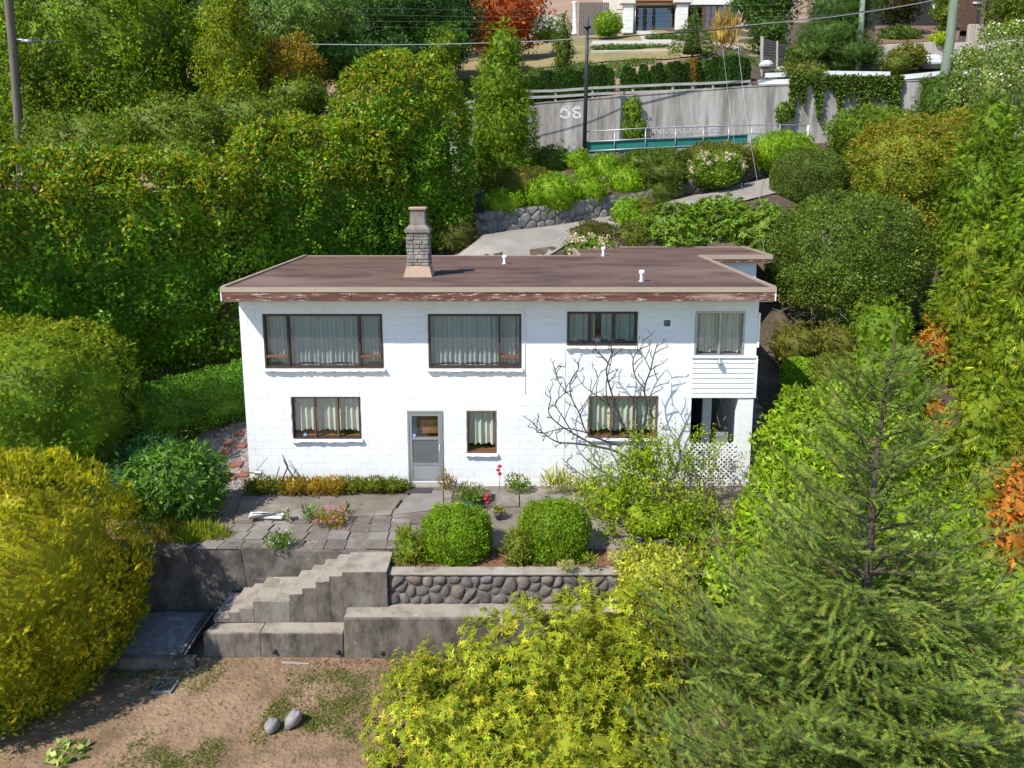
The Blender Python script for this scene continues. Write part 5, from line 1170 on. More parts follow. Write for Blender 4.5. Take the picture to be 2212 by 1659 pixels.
# bright laurel bank right of the house front
LB = [(.100,.160,.012),(.125,.185,.015),(.070,.118,.010),(.16,.19,.02)]
shrub('cherry_laurel', [b_(1650,1910,835,1140,-1.2,1.4),b_(1590,1830,1000,1320,-2.4,1.3),b_(1470,1770,1160,1440,-4.0,1.1),b_(1790,2000,890,1200,-.4,1.3)], 'bright glossy yellow-green cherry laurel right of the house front', 'shrub', LB, [3,2,2,1.4], L=.15, W=.062, cov=2.0, clumps=120, amp=.18, thick=.32, up=.25, out=.25, rnd=.7, seed=120, material='leaf_gloss')
shrub('variegated_bush', [b_(1325,1505,1188,1320,-4.25,.75)], 'pale variegated yellow-green bush at the right end of the cobble wall', 'shrub', [(.22,.21,.05),(.15,.17,.03),(.10,.13,.02),(.30,.27,.10)], [3,2,1.5,1], L=.10, W=.042, cov=2.0, clumps=60, amp=.09, thick=.2, up=.1, seed=121, material='leaf_gloss')
shrub('cherry_laurel', [b_(1870,2140,1060,1360,-3.0,1.2),b_(2040,2260,1150,1420,-4.0,1.1)], 'glossy green laurel behind the spruce trunk at the lower right', 'shrub', LB, [3,2,3,1], L=.15, W=.062, cov=1.6, clumps=90, amp=.18, thick=.32, seed=122, material='leaf_gloss', ground=False)
# boxwood balls and little plants in the bed
BX = [(.075,.130,.010),(.100,.155,.012),(.050,.092,.009),(.12,.13,.02)]
shrub('boxwood_ball', [b_(910,1061,1093,1228,-3.35,.62)], 'left clipped boxwood ball in the bed above the cobble wall', 'shrub', BX, [3,3,2,.6], L=.045, W=.026, cov=2.2, clumps=150, amp=.05, thick=.10, pw=2.7, seed=130, sh=.9, group='boxwood balls')
shrub('boxwood_ball', [b_(1120,1272,1083,1220,-3.35,.62)], 'right clipped boxwood ball in the bed above the cobble wall', 'shrub', BX, [3,3,2,.9], L=.045, W=.026, cov=2.2, clumps=150, amp=.05, thick=.10, pw=2.7, seed=131, sh=.9, group='boxwood balls')
shrub('perennial_clump', [b_(852,925,1142,1235,-3.6,.35)], 'tall leafy perennial with orange flowers left of the left boxwood', 'plant', [(.09,.13,.03),(.06,.10,.02),(.14,.13,.03)], leaf='blade', L=.16, W=.022, cov=2.2, clumps=30, amp=.1, thick=.3, up=.6, seed=132, sh=.6)
shrub('perennial_clump', [b_(1088,1148,1140,1228,-3.75,.28)], 'narrow olive perennial between the two boxwood balls', 'plant', [(.10,.12,.03),(.07,.10,.02),(.15,.15,.06)], leaf='blade', L=.10, W=.02, cov=2.2, clumps=30, amp=.06, thick=.2, up=.7, seed=133, sh=.7)
shrub('grass_clump', [b_(376,500,1140,1190,-2.75,.28)], 'low bright green grass clump on the edge of the cracked wall', 'plant', [(.11,.15,.015),(.08,.12,.014),(.18,.17,.05)], leaf='blade', L=.20, W=.016, cov=2.6, clumps=30, amp=.04, thick=.15, up=1.0, out=.3, rnd=.3, seed=134, sh=.6)
shrub('dry_grass_clump', [b_(330,400,1130,1185,-2.7,.25)], 'dry straw coloured grass left of the green clump', 'plant', [(.22,.18,.07),(.16,.14,.05)], leaf='blade', L=.2, W=.014, cov=1.6, clumps=20, amp=.04, thick=.15, up=1.0, out=.3, rnd=.4, seed=135, sh=0)
shrub('rhubarb_plant', [b_(95,205,1615,1685,-7.1,.35)], 'grey-green broad leaved plant at the bottom left corner', 'plant', [(.16,.20,.12),(.10,.14,.06),(.22,.25,.18)], L=.13, W=.08, cov=1.6, clumps=20, amp=.05, thick=.15, seed=136, sh=.5, ground=False)
# heather strip along the wall foot, in two tones
def strip(u0,u1,vb,hpx,y,label,cols,seed,L=.11,wob=0):
    p0, p1 = at(u0,vb,y), at(u1,vb,y); n = max(2,int((u1-u0)/38)); bl_ = []; rs_ = random.Random(seed)
    for k in range(n):
        f = (k+.5)/n; x = p0[0]+(p1[0]-p0[0])*f; h = hpx/ppm(p0)*rs_.uniform(.8,1.25); bl_.append(((x, y+rs_.uniform(-.05,.05), .0+h*.4),((p1[0]-p0[0])/n*.68, .27, h*.62)))
    shrub('edging_plants', bl_, label, 'plant', cols, leaf='blade', L=L, W=.022, cov=2.0, clumps=14, amp=.06, thick=.14, up=.6, rnd=.5, seed=seed, sh=.75, zcut=-.08)
strip(537,640,1062,22,-.38,'olive green edging plants at the left corner of the white wall',[(.085,.085,.022),(.06,.07,.018),(.12,.11,.03)],140)
strip(620,745,1068,24,-.42,'rusty brown edging plants under the lower left window',[(.20,.10,.03),(.14,.09,.025),(.12,.11,.02)],141)
strip(740,878,1064,20,-.36,'green edging plants between the lower left window and the door',[(.07,.085,.014),(.10,.105,.02),(.05,.065,.012)],142)
# loose small leaved shrub in front of the right of the house
LO = [(.135,.175,.014),(.10,.145,.012),(.18,.20,.022),(.07,.105,.012)]
loose = shrub('spirea_shrub', [b_(1290,1520,1040,1205,-2.6,.9),b_(1245,1400,1020,1130,-1.5,.6),b_(1400,1590,1080,1200,-2.2,.7),b_(1345,1440,930,1060,-1.3,.35)], 'loose yellow-green spirea bush growing up in front of the lower right window', 'shrub', LO, [3,2,1.3,2], L=.085, W=.036, cov=1.35, clumps=90, amp=.26, thick=.5, up=.2, rnd=.9, seed=150, sh=.45)
rng = np.random.default_rng(151); Vs=[];Fs=[];Cs=[];off=0; m = MB()
for k in range(64):
    u0 = rng.uniform(1290,1560); y0 = rng.uniform(-2.2,-.5); st = at(u0, rng.uniform(1010,1110), y0)
    du = rng.uniform(-60,75) if u0 > 1380 else rng.uniform(-60,40); en = at(np.clip(u0+du,1255,1610), rng.uniform(905,1000) if 1350<u0<1600 else rng.uniform(950,1020), y0-.05)
    pts = [st+(en-st)*t+np.array([.10*math.sin(3*t+k),.08*math.cos(2.4*t+k),.06*math.sin(5*t+k)]) for t in np.linspace(0,1,7)]
    m.tube(pts, [.010,.009,.008,.007,.006,.005,.003], 4, False)
    n = 60; t = rng.random(n)**.8; idx = np.clip((t*6).astype(int),0,5); fr = t*6-idx; P = np.array(pts)[idx]*(1-fr)[:,None]+np.array(pts)[idx+1]*fr[:,None]+rng.normal(0,.05,(n,3))
    D, S, N = frames(rng.normal(0,1,(n,3))+np.array([0,-.2,.3]), np.array([[0,-.5,1.]]).repeat(n,0), rng); c_ = pal(rng, LO, [3,2,1.3,2], np.zeros(n,int), 1, n)
    V, F, C = place(KITE, P, D, S, N, np.full(n,.075)*np.clip(1+rng.normal(0,.25,n),.5,1.6), np.full(n,.034), c_); Vs.append(V);Fs.append(F+off);Cs.append(C);off+=len(V)
raw_mesh('shoot_leaves', np.concatenate(Vs), np.concatenate(Fs), np.concatenate(Cs), M['leaf'], loose, kind='stuff'); m.build('shoots', M['bark'], loose, kind='stuff')
# pieris with yellow rosettes, lower centre
shrub('pieris_shrub', [(at(985,1600,-7.3),(1.45,1.1,1.25)),(at(1170,1500,-6.7),(1.65,1.2,1.55)),(at(1320,1420,-6.0),(1.3,1.0,1.25)),(at(1420,1350,-5.5),(.8,.7,.9)),(at(1240,1640,-7.9),(1.7,1.0,1.1)),(at(920,1480,-6.6),(.55,.5,.55))],
      'large mound of yellow-green pieris with star shaped leaf rosettes at the bottom', 'shrub', [(.165,.175,.024),(.130,.150,.020),(.21,.205,.036),(.085,.105,.016)], [3,3,1.3,1.6], leaf='rosette', L=.080, W=.020, cov=1.9, clumps=170, amp=.22, thick=.30, up=.75, out=.6, rnd=.5, seed=160, ground=False, sh=.62, zcut=-2.2)
# ivy on the street wall ------------------------------------------------------
def ivy(label, us, seed, n, cols, ymax=.18):
    rng = np.random.default_rng(seed); u = rng.uniform(us[0],us[1],n); t = rng.random(n); ln_ = np.clip(.55+1.9*vnoise(u*.09,u*0+seed,1,3),.12,1.15); v = us[2]-4*rng.random(n)+(us[3]-us[2])*t**1.2*ln_
    P = np.array([at(a,b,YC) for a,b in zip(u,v)]); P[:,1] = YC-.04-rng.random(n)*ymax; P[:,2] += .0
    root = thing('wall_ivy', tuple(P.mean(0)), label, 'ivy'); nn = np.array([[0,-1.,.2]]).repeat(n,0)
    D, S, N = frames(rng.normal(0,.6,(n,3))+np.array([0,-.5,-.5]), nn, rng); C = pal(rng, cols, [1]*len(cols), np.zeros(n,int), 1, n)
    V, F, C = place(KITE, P, D, S, N, np.full(n,.17), np.full(n,.12), C); raw_mesh('foliage', V, F, C, M['leaf_gloss'], root, kind='stuff')
IV = [(.03,.055,.016),(.045,.075,.02),(.06,.08,.022)]
ivy('wide curtain of ivy hanging over the right of the street wall', (1705,1945,168,262), 170, 9000, IV)
ivy('strip of ivy right of the bare patch near the green pole', (1993,2040,178,275), 171, 2200, IV)
shrub('wall_climber', [(at(1366,242,YC-.25),(.5,.25,.75)),(at(1370,282,YC-.3),(.62,.3,.65))], 'bushy green climber growing up the middle of the street wall', 'climber', [(.08,.12,.018),(.055,.09,.016)], L=.15, W=.09, cov=1.8, clumps=40, amp=.1, thick=.2, seed=172, ground=False)
shrub('wall_climber', [(at(1693,243,YC-.25),(.42,.25,.55))], 'small round climber on the street wall near the right railing end', 'climber', [(.045,.075,.018),(.06,.09,.02)], L=.13, W=.08, cov=1.8, clumps=30, amp=.1, thick=.2, seed=173, ground=False)
# pine at upper right ---------------------------------------------------------
pc_ = [b_(1715,1800,85,135,25.5,1.2),b_(1730,1860,40,120,26.2,1.6),b_(1780,1905,85,150,25.6,1.3),b_(1745,1890,-40,70,26.8,1.7),b_(1770,1850,115,165,25.6,.9)]
shrub('pine_tree', pc_, 'dark green pine with broad needle tufts above the white rails', 'tree', [(.035,.065,.026),(.05,.085,.032),(.025,.048,.02)], leaf='needle', L=.30, W=.26, cov=1.5, clumps=45, amp=.3, thick=.4, up=.4, seed=180, material='needle', part_name='crown', trunk=(at(1800,172,26),at(1812,30,26),.2,.1), sh=.8, ground=False)
shrub('shade_tree', [b_(1585,1720,-60,60,33,2.2),b_(1625,1700,30,110,31,1.4)], 'dark leafy tree right of the uphill house', 'tree', [(.03,.055,.018),(.045,.085,.02),(.02,.04,.014)], L=.22, W=.10, cov=1.6, clumps=60, amp=.4, thick=.6, seed=181, part_name='crown', sh=.78)
shrub('plume_grass', [b_(1535,1592,40,110,30,.7)], 'tall tan plume grass beside the shade tree', 'plant', [(.30,.185,.12),(.24,.15,.10),(.13,.12,.06)], leaf='blade', L=.6, W=.05, cov=2, clumps=20, amp=.2, thick=.4, up=1.2, out=.4, rnd=.25, seed=182, sh=.5)
shrub('green_bush', [b_(1285,1342,28,78,44,1.4)], 'bright green round bush in front of the uphill house wall', 'shrub', HB, L=.2, W=.1, cov=1.7, clumps=30, amp=.15, thick=.3, seed=183)
shrub('garden_bush', [b_(2005,2050,72,105,30,.9)], 'small bright yellow-green bush on the garden bank at the upper right', 'shrub', [(.16,.20,.02),(.11,.16,.018)], L=.14, W=.07, cov=1.7, clumps=20, amp=.1, thick=.2, seed=184)
shrub('garden_tree', [b_(1895,1990,-40,50,33,1.6)], 'dark maroon and green garden tree behind the pine', 'tree', [(.05,.02,.022),(.03,.045,.018),(.02,.03,.014)], L=.2, W=.1, cov=1.4, clumps=40, amp=.3, thick=.5, seed=185, part_name='crown', sh=.75)
shrub('garden_tree', [b_(2020,2065,-50,65,34,1.0),b_(2140,2260,-60,60,31,1.8)], 'light green small trees beside the timber house at the top right', 'tree', [(.06,.09,.02),(.10,.12,.03),(.045,.07,.016)], L=.18, W=.09, cov=1.4, clumps=40, amp=.3, thick=.5, seed=186, part_name='crown', sh=.7)
shrub('bank_shrubs', [b_(1675,1790,140,180,21.8,.8),b_(1905,1960,120,165,23.5,.8)], 'dusty green low shrubs on the bank under the pine', 'shrub', [(.06,.085,.025),(.09,.10,.035),(.05,.06,.02)], L=.14, W=.06, cov=1.6, clumps=40, amp=.15, thick=.25, seed=187)
for k,(u0,u1,v0,v1,y,cl,lb) in enumerate(((1900,1990,62,100,31.5,HD,'low dark shrubs on the upper garden bank behind the pine'),(1925,2000,100,150,26,HBR,'brownish shrub in front of the pale garden wall'),(2060,2130,110,160,24,HD,'green shrub beside the green pole on the upper bank'),(1700,1745,105,150,24.5,HD,'dark shrub between the gate and the pine'))):
    shrub('bank_shrub', [b_(u0,u1,v0,v1,y,1.0)], lb, 'shrub', cl, L=.16, W=.08, cov=1.8, clumps=30, amp=.2, thick=.3, seed=600+k)
for k, (u0,u1,v0,v1,y) in enumerate(((1277,1445,98,112,33),(1395,1465,76,90,38))):
    shrub('clipped_strip_hedge', [b_(u0,u1,v0,v1+4,y,.5)], ['long low clipped hedge on the uphill lawn','short low clipped hedge below the uphill glass doors'][k], 'hedge', [(.03,.065,.016),(.045,.085,.02)], L=.13, W=.07, cov=1.8, clumps=40, amp=.06, thick=.12, pw=5, seed=190+k)
# tufts on the sandy bank behind the cedar row: too many to count
rng = np.random.default_rng(195); n = 9000; cl = rng.uniform(0,1,(120,2)); k = rng.integers(0,120,n)
uu = 950+680*cl[k,0]+rng.normal(0,9,n); yy = 22.2+6.0*cl[k,1]+rng.normal(0,.3,n); P = np.stack([7.09+(uu-UC)/FPX*(yy+18.1)*.97, yy, np.zeros(n)],1); P[:,2] = hz(P[:,0],P[:,1])+.0
D, S, N = frames(rng.normal(0,.5,(n,3))+np.array([0,-.2,.8]), np.array([[0,-.6,.8]]).repeat(n,0), rng); C = pal(rng, [(.07,.11,.05),(.10,.13,.06),(.05,.085,.035)], [1,1,1], np.zeros(n,int), 1, n)
V, F, C = place(KITE, P, D, S, N, np.full(n,.28), np.full(n,.08), C); o = raw_mesh('bank_weeds', V, F, C, M['leaf'], None, kind='stuff'); o['label'] = 'sparse green weeds on the sandy bank'
# sparse green grass patches on the dry lawn
rng = np.random.default_rng(196); n = 240000; x = rng.uniform(-3.5,8,n); y = rng.uniform(-9.5,-4.75,n)
dens = np.clip(vnoise(x,y,1.1,4)*3.2-.16+.5*np.exp(-((y+5.15)/.25)**2)*np.clip((x-2.5)/2,0,1),0,1); k = rng.random(n) < dens; x, y = x[k], y[k]; n = len(x)
P = np.stack([x,y,lawn_z(x,y)-.005],1); D, S, N = frames(rng.normal(0,.55,(n,3))+np.array([0,0,.8]), np.array([[0,-.6,.8]]).repeat(n,0), rng)
C = pal(rng, [(.045,.075,.020),(.065,.085,.03),(.12,.09,.05)], [3,2,1.4], np.zeros(n,int), 1, n); V, F, C = place(KITE, P, D, S, N, np.full(n,.065)*rng.uniform(.5,1.4,n), np.full(n,.015), C)
o = raw_mesh('lawn_grass', V, F, C, M['leaf'], None, kind='stuff'); o['label'] = 'sparse green and straw grass on the dry lawn'
# ------------------------------------------------------------------ spruce in the foreground, built branch by branch
def spruce():
    rng = np.random.default_rng(200); top = at(1930,690,-8.6); x0, y0 = top[0]-.05, -8.6; zb = lawn_z(x0,y0); H = top[2]-zb
    root = thing('spruce_tree', (x0,y0,float(zb)), 'young spruce with open upswept needle branches filling the lower right', 'tree')
    m = MB(); m.tube([(x0+.12,y0,zb-.2),(x0+.05,y0,zb+H*.4),(x0,y0+.03,zb+H*.75),(x0+.10,y0,zb+H)], [.10,.065,.032,.006], 9); m.build('trunk', M['bark'], root, smooth=True)
    br = MB(); P=[];D=[];U=[];Ls=[];Cl=[]
    def twigs(pts, rad, dens, ln, wid):
        pts = np.array(pts)
        for i in range(len(pts)-1):
            a, b = pts[i], pts[i+1]; d = b-a; l = np.linalg.norm(d); d /= max(l,1e-6); s = nrm(np.cross(d,[0,0,1.])); k = max(1,int(l*dens))
            for j in range(k):
                f = (j+rng.random())/k; q = a+(b-a)*f; t = (i+f)/(len(pts)-1)
                for sg in (-1,1):
                    P.append(q); D.append(d*.75+s*sg*.75+rng.normal(0,.30,3)+np.array([0,0,.10])); U.append([0,0,1]); Ls.append(ln*(1-.55*t)*rng.uniform(.6,1.2))
        P.append(pts[-1]); D.append(pts[-1]-pts[-2]); U.append([0,0,1]); Ls.append(ln*.9)
    nt = 34
    for k in range(nt):
        f = (k/(nt-1))**.85; z = zb+H*(.10+.82*f); r = (3.05*(1-f)**1.0+.30) if f < .42 else (2.5*(1-f)+.45); nb = 12 if f < .36 else (6 if f < .5 else 4)
        for j in range(nb):
            a = 2*math.pi*(j+rng.uniform(-.25,.25))/nb+k*.9
            if rng.random() < (.10 if f < .5 else .25): continue
            l = r*rng.uniform(.55,1.32); rise = .30+.75*f+rng.uniform(-.12,.12)
            dirv = np.array([math.cos(a),math.sin(a),0]); st = np.array([x0,y0,z+rng.uniform(-.08,.08)])
            if st[1]+dirv[1]*l < -11.6: l *= .6
            pts = [st+dirv*l*t+np.array([0,0,l*(rise*t*.55-.20*t*(1-t)*1.6*(1-f)+.18*t*t)])+rng.normal(0,.02,3)*(t>0) for t in np.linspace(0,1,6)]
            br.tube(pts, [.020*(1-.8*t)*(.5+l/4) for t in np.linspace(0,1,6)], 5, False)
            twigs(pts[1:], .0, 11, .24, .1)
            # side branches
            ns = int(l*4.0)
            for s_ in range(ns):
                t = .22+.72*(s_+rng.random())/max(ns,1); i = min(int(t*5),4); q = pts[i]+(pts[i+1]-pts[i])*(t*5-i); d = nrm(pts[i+1]-pts[i]); sd = nrm(np.cross(d,[0,0,1.]))*(1 if s_%2 else -1)
                ll = (l*.42)*(1-t*.7)*rng.uniform(.6,1.2); e = [q+(d*.62+sd*.72+np.array([0,0,.16]))*ll*w+np.array([0,0,-.04*math.sin(w*3)]) for w in np.linspace(0,1,4)]
                br.tube(e, [.009,.007,.005,.003], 4, False); twigs(e, 0, 9, .19, .08)
    for _ in range(6000):
        f = rng.random()*.55; R_ = (3.05*(1-f)+.2)*.82; a = rng.uniform(0,6.283); r = R_*math.sqrt(rng.random()); d = np.array([math.cos(a),math.sin(a),rng.normal(-.05,.25)])
        P.append(np.array([x0+r*d[0],y0+r*d[1],zb+H*(.08+.82*f)+r*.12])); D.append(d+rng.normal(0,.35,3)); U.append([0,0,1]); Ls.append(rng.uniform(.16,.28))
    P=np.array(P);D=np.array(D);U=np.array(U,float);Ls=np.array(Ls); n=len(P)
    Dn,S,N = frames(D,U,rng,.25); col = pal(rng,[(.078,.112,.046),(.105,.138,.055),(.060,.092,.040),(.135,.155,.055)],[3,2.4,2,1.6],np.zeros(n,int),1,n,.22)
    k = in_view(P,200,150) & ((P[:,1] < y0+1.6) | (rng.random(len(P)) < .35)); P,Dn,S,N,Ls,col = P[k],Dn[k],S[k],N[k],Ls[k],col[k]; n = len(P)
    vd = CAM-P; near = (np.linalg.norm(vd,axis=1) < 14.5)
    V,F,C = place(NEEDLE,P,Dn,S,N,Ls,.046+.05*Ls,col)
    raw_mesh('needles',V,F,C,M['needle'],root,kind='stuff'); br.build('branches',M['bark'],root,kind='stuff')
    print('spruce twigs',n)
spruce()
# ------------------------------------------------------------------ bare tree against the wall
def bare_tree():
    base = at(1375,1000,-.9)
    root = thing('bare_tree', (base[0],-.9,0.0), 'leafless dark branching tree in front of the lower right window', 'tree')
    m = MB(); rg = random.Random(8)
    def limb(uv, y0, y1, r0, r1, side=True):
        n = len(uv); P_ = curve3([at(u,v,y0+(y1-y0)*i/(n-1)) for i,(u,v) in enumerate(uv)], 5); k = len(P_)
        m.tube(P_, [1.12*(r0+(r1-r0)*i/(k-1)) for i in range(k)], 6, False)
        if side:
            for i in range(4, k-1, 2):
                if rg.random() < .75:
                    p = P_[i]; d = (P_[i+1]-P_[i]).normalized(); s = rg.choice([-1,1]); e = Vector((d.x*.5-s*d.z*.7+rg.uniform(-.2,.2), rg.uniform(-.4,.3), d.z*.5+s*d.x*.7+.25)); l = rg.uniform(.12,.38)
                    q = p+e*l; m.tube([p,p+e*l*.5+Vector((rg.uniform(-.03,.03),0,.02)),q], [max(.012,r1*1.3),.011,.008], 5, False)
                    for _ in range(2): m.tube([q,q+Vector((rg.uniform(-.1,.1),rg.uniform(-.06,.06),rg.uniform(.02,.14)))], [.008,.006], 4, False)
    B = (1372,1020)
    m.tube([(base[0]+.1,-.9,-.1),tuple(at(1385,1060,-.9)),tuple(at(*B,-.9)),tuple(at(1362,985,-.9))], [.06,.05,.045,.042], 7)
    limb([(1368,985),(1372,960),(1355,935),(1335,890),(1320,845),(1310,800),(1322,760),(1315,745)], -.9,-.75,.034,.010)
    limb([(1355,935),(1345,915),(1318,882),(1309,835),(1318,790),(1327,748)], -.88,-.6,.022,.007)
    limb([(1318,790),(1300,770),(1282,752)], -.68,-.6,.014,.006)
    limb([(1372,960),(1390,920),(1398,880),(1392,840),(1405,800),(1412,770),(1420,742)], -.9,-1.1,.030,.008)
    limb([(1398,880),(1412,905),(1402,870),(1416,830),(1440,800),(1452,820)], -1.0,-1.0,.016,.006)
    limb([(1392,840),(1372,812),(1368,775),(1385,750),(1390,730)], -1.02,-.8,.018,.006)
    limb([(1405,800),(1390,770),(1372,752)], -1.05,-1.0,.012,.006)
    limb([(1372,1000),(1330,975),(1290,965),(1240,958),(1205,955),(1180,940),(1150,915)], -.9,-.7,.034,.008)
    limb([(1290,965),(1245,940),(1205,915),(1185,890),(1190,860),(1182,835)], -.85,-.6,.022,.007)
    limb([(1240,940),(1215,900),(1200,870),(1222,845),(1215,815),(1190,820)], -.75,-.7,.016,.006)
    limb([(1345,965),(1300,950),(1268,935),(1250,890),(1235,860),(1232,825),(1250,795),(1246,780)], -.9,-1.05,.024,.007)
    limb([(1250,890),(1272,860),(1285,830),(1300,800)], -1,-1.1,.014,.006)
    limb([(1268,935),(1225,925),(1195,930),(1165,935),(1152,905)], -.95,-1.0,.014,.006)
    limb([(1232,855),(1210,830),(1200,800),(1215,785)], -1.0,-.95,.012,.006)
    limb([(1315,875),(1282,850),(1258,830),(1240,800)], -.8,-1.0,.014,.006)
    m.build('branches', M['deadbark'], root, smooth=True)
bare_tree()
# ------------------------------------------------------------------ uphill house
YU = 48.0
def ub(par, name, mt, u0, v0, u1, v1, y0=YU, dy=.4, bevel=0):
    a, b = at(u0,v1,y0), at(u1,v0,y0); return part(name, mt, par, (a[0],b[0],y0,y0+dy,a[2],b[2]), bevel=bevel)
g0 = at(1440,72,YU)
uh = thing('uphill_house', (g0[0],YU+2,g0[2]-.3), 'cream stucco house with columned glass doors at the top of the hill', 'house')
ub(uh,'wall',M['stucco'],1318,-70,1372,82,YU+.5,6); ub(uh,'wall',M['stucco_w'],1372.2,-70,1375,70,YU+.3,1); ub(uh,'wall',M['stucco_w'],1460,-70,1482,80,YU+.3,1); ub(uh,'wall',M['stucco_w'],1375.2,-70,1459.8,12,YU+.32,5)
ub(uh,'wall',M['stucco_w'],1482.2,-70,1640,10,YU+.6,6); ub(uh,'wall',M['stucco_w'],1592,10.2,1640,80,YU+.6,6); ub(uh,'rear_wall',M['dark'],1372.2,-70,1590,80,YU+3.4,.3)
ub(uh,'soffit_band',M['terracotta'],1368,-8,1468,2,YU-.7,.9); ub(uh,'wall_band',M['stucco'],1372,2.2,1462,10,YU-.1,.35); ub(uh,'cornice',M['stucco'],1340,-2,1374,8,YU-1.0,.7,.05); ub(uh,'cornice',M['stucco'],1456,-4,1496,6,YU-1.0,.7,.05)
for u0,u1 in ((1346,1370),(1460,1488)): ub(uh,'column',M['stucco_w'],u0,8.2,u1,72,YU-.8,.7,.06)
for k in range(7): ub(uh,'quoin',M['stucco'],1331,14+8*k,1346,20+8*k,YU+.40,.09)
gd = thing('glass_doors',(g0[0],YU,g0[2]),None,None); gd.parent = uh; gd.location = (0,-1.9,.3)
def gdp(n, mt, u0,v0,u1,v1,y,dy): ub(gd,n,mt,u0,v0,u1,v1,y,dy)
for u0,u1 in ((1375.5,1378),(1390,1396),(1410,1414.5),(1455,1459.5)): gdp('frame',M['timber_dk'],u0,17,u1,69,YU+.35,.12)
gdp('frame',M['timber_dk'],1375.5,13.5,1459.5,16.9,YU+.35,.12)
for u0,u1 in ((1378.2,1389.8),(1396.2,1409.8),(1414.7,1454.8)): gdp('pane',M['glass'],u0,17,u1,69,YU+.40,.03)
ub(uh,'door',M['timber_dk'],1515,10,1548,72,YU+.7,.1); ub(uh,'pane',M['glass'],1524,14,1534,60,YU+.66,.02); ub(uh,'pane',M['glass'],1537,14,1547,60,YU+.66,.02); ub(uh,'window_frame',M['timber_dk'],1549,10.5,1590,45,YU+.7,.1); ub(uh,'pane',M['glass'],1552,14,1587,42,YU+.66,.02)
cp_ = thing('garden_column', tuple(at(1241,76,46)), 'slender white column left of the uphill house', 'column'); m = MB(); a, b = at(1241,76,46), at(1241,4,46); m.lathe((a[0],46,a[2]), [(.26,0),(.26,.15),(.19,.2),(.17,b[2]-a[2]-.25),(.24,b[2]-a[2]-.1),(.26,b[2]-a[2])], 14); m.build('shaft', M['stucco_w'], cp_, smooth=True)
wf = thing('board_fence', tuple(at(1285,60,49)), 'grey board fence between the column and the uphill house', 'fence')
a, b = at(1250,70,49), at(1316,5,49)
for k in range(16):
    x = a[0]+(b[0]-a[0])*k/16; part('board', M['wood_grey'], wf, (x+.01,a[0]+(b[0]-a[0])*(k+1)/16-.01,49+.015*(k%2),49.04+.015*(k%2),a[2]-.3,b[2]))
# uphill lawn and paths
sheet('dry_bank', M['drygrass'], np.arange(1,27,.6), np.arange(28.2,47.5,.6), lambda X,Y: hz(X,Y)+.05 + vnoise(X,Y,.35)*.5, label='dry grass lawn below the uphill house')
pth = thing('uphill_path', tuple(at(1450,100,34)), None, None); pth['kind'] = 'structure'
def patch(name, uvy, mt, lift=.42):
    P_ = [at(u,v,y) for u,v,y in uvy]; m = MB(); m.hexa([(p[0],p[1],p[2]-.4) for p in P_],[(p[0],p[1],p[2]+.14) for p in P_]); m.build(name, mt, pth)
patch('path_slab', [(1276,100,33.6),(1470,97,33.6),(1540,108,31),(1600,108,31),(1560,92,36),(1280,92,36)], M['path'])
patch('path_slab', [(1390,94,35.9),(1470,92,36.1),(1470,70,47),(1375,70,47)], M['path'])
patch('path_kerb', [(1276,115,31.2),(1520,112,31.2),(1520,110.5,31.4),(1276,113.5,31.4)], M['path'])
# gate panels and neighbour garden at upper right
gt = thing('wooden_gate', tuple(at(1670,150,24)), 'grey slatted wooden gate above the white rails', 'gate')
for (u0,u1,va,vb,vc,vd,y) in ((1646,1678,82,90,150,148,24.2),(1680,1704,92,97,148,144,24.6)):
    a, b, c, d = at(u0,va,y), at(u1,vb,y+.6), at(u1,vd,y+.6), at(u0,vc,y)
    for k in range(11):
        f0, f1 = k/11, (k+.78)/11
        q = [a+(d-a)*f0, b+(c-b)*f0, b+(c-b)*f1, a+(d-a)*f1]; m = MB(); m.hexa([tuple(p) for p in q], [tuple(p+np.array([0,.04,0])) for p in q]); m.build('slat', M['wood_grey'], gt)
    m = MB(); m.tube([tuple(a+np.array([0,.06,.1])),tuple(d+np.array([0,.06,-.3]))], .07, 6); m.build('post', M['fence'], gt)
m = MB(); q = at(1645,80,24); m.tube([tuple(at(1645,185,22.5)),tuple(at(1648,80,22.5))], .06, 6); m.build('post', M['fence'], gt)
def gwall(u0,v0,u1,v1,y,h,label,mt='path'):
    a, b = at(u0,v0,y), at(u1,v1,y); t = thing('garden_wall', tuple((a+b)/2), label, 'wall'); n = 4
    for k in range(n):
        p, q = a+(b-a)*k/n, a+(b-a)*(k+1)/n; m = MB(); e = .01
        m.hexa([(p[0]+e,y,p[2]-h),(q[0]-e,y,q[2]-h),(q[0]-e,y+.3,q[2]-h),(p[0]+e,y+.3,p[2]-h)],[(p[0]+e,y,p[2]),(q[0]-e,y,q[2]),(q[0]-e,y+.3,q[2]),(p[0]+e,y+.3,p[2])]); m.build('wall_panel', M[mt], t, bevel=.03)
gwall(1895,97,2060,88,29.5,1.3,'upper pale concrete garden wall behind the green pole'); gwall(2065,92,2290,82,28.5,1.4,'pale concrete garden wall at the right edge')
gwall(2095,52,2150,52,33,1.2,'short tan wall in front of the timber house')
patch('garden_soil', [(1890,98,29.8),(2070,90,29.8),(2075,60,36),(1890,60,36)], M['soil'])
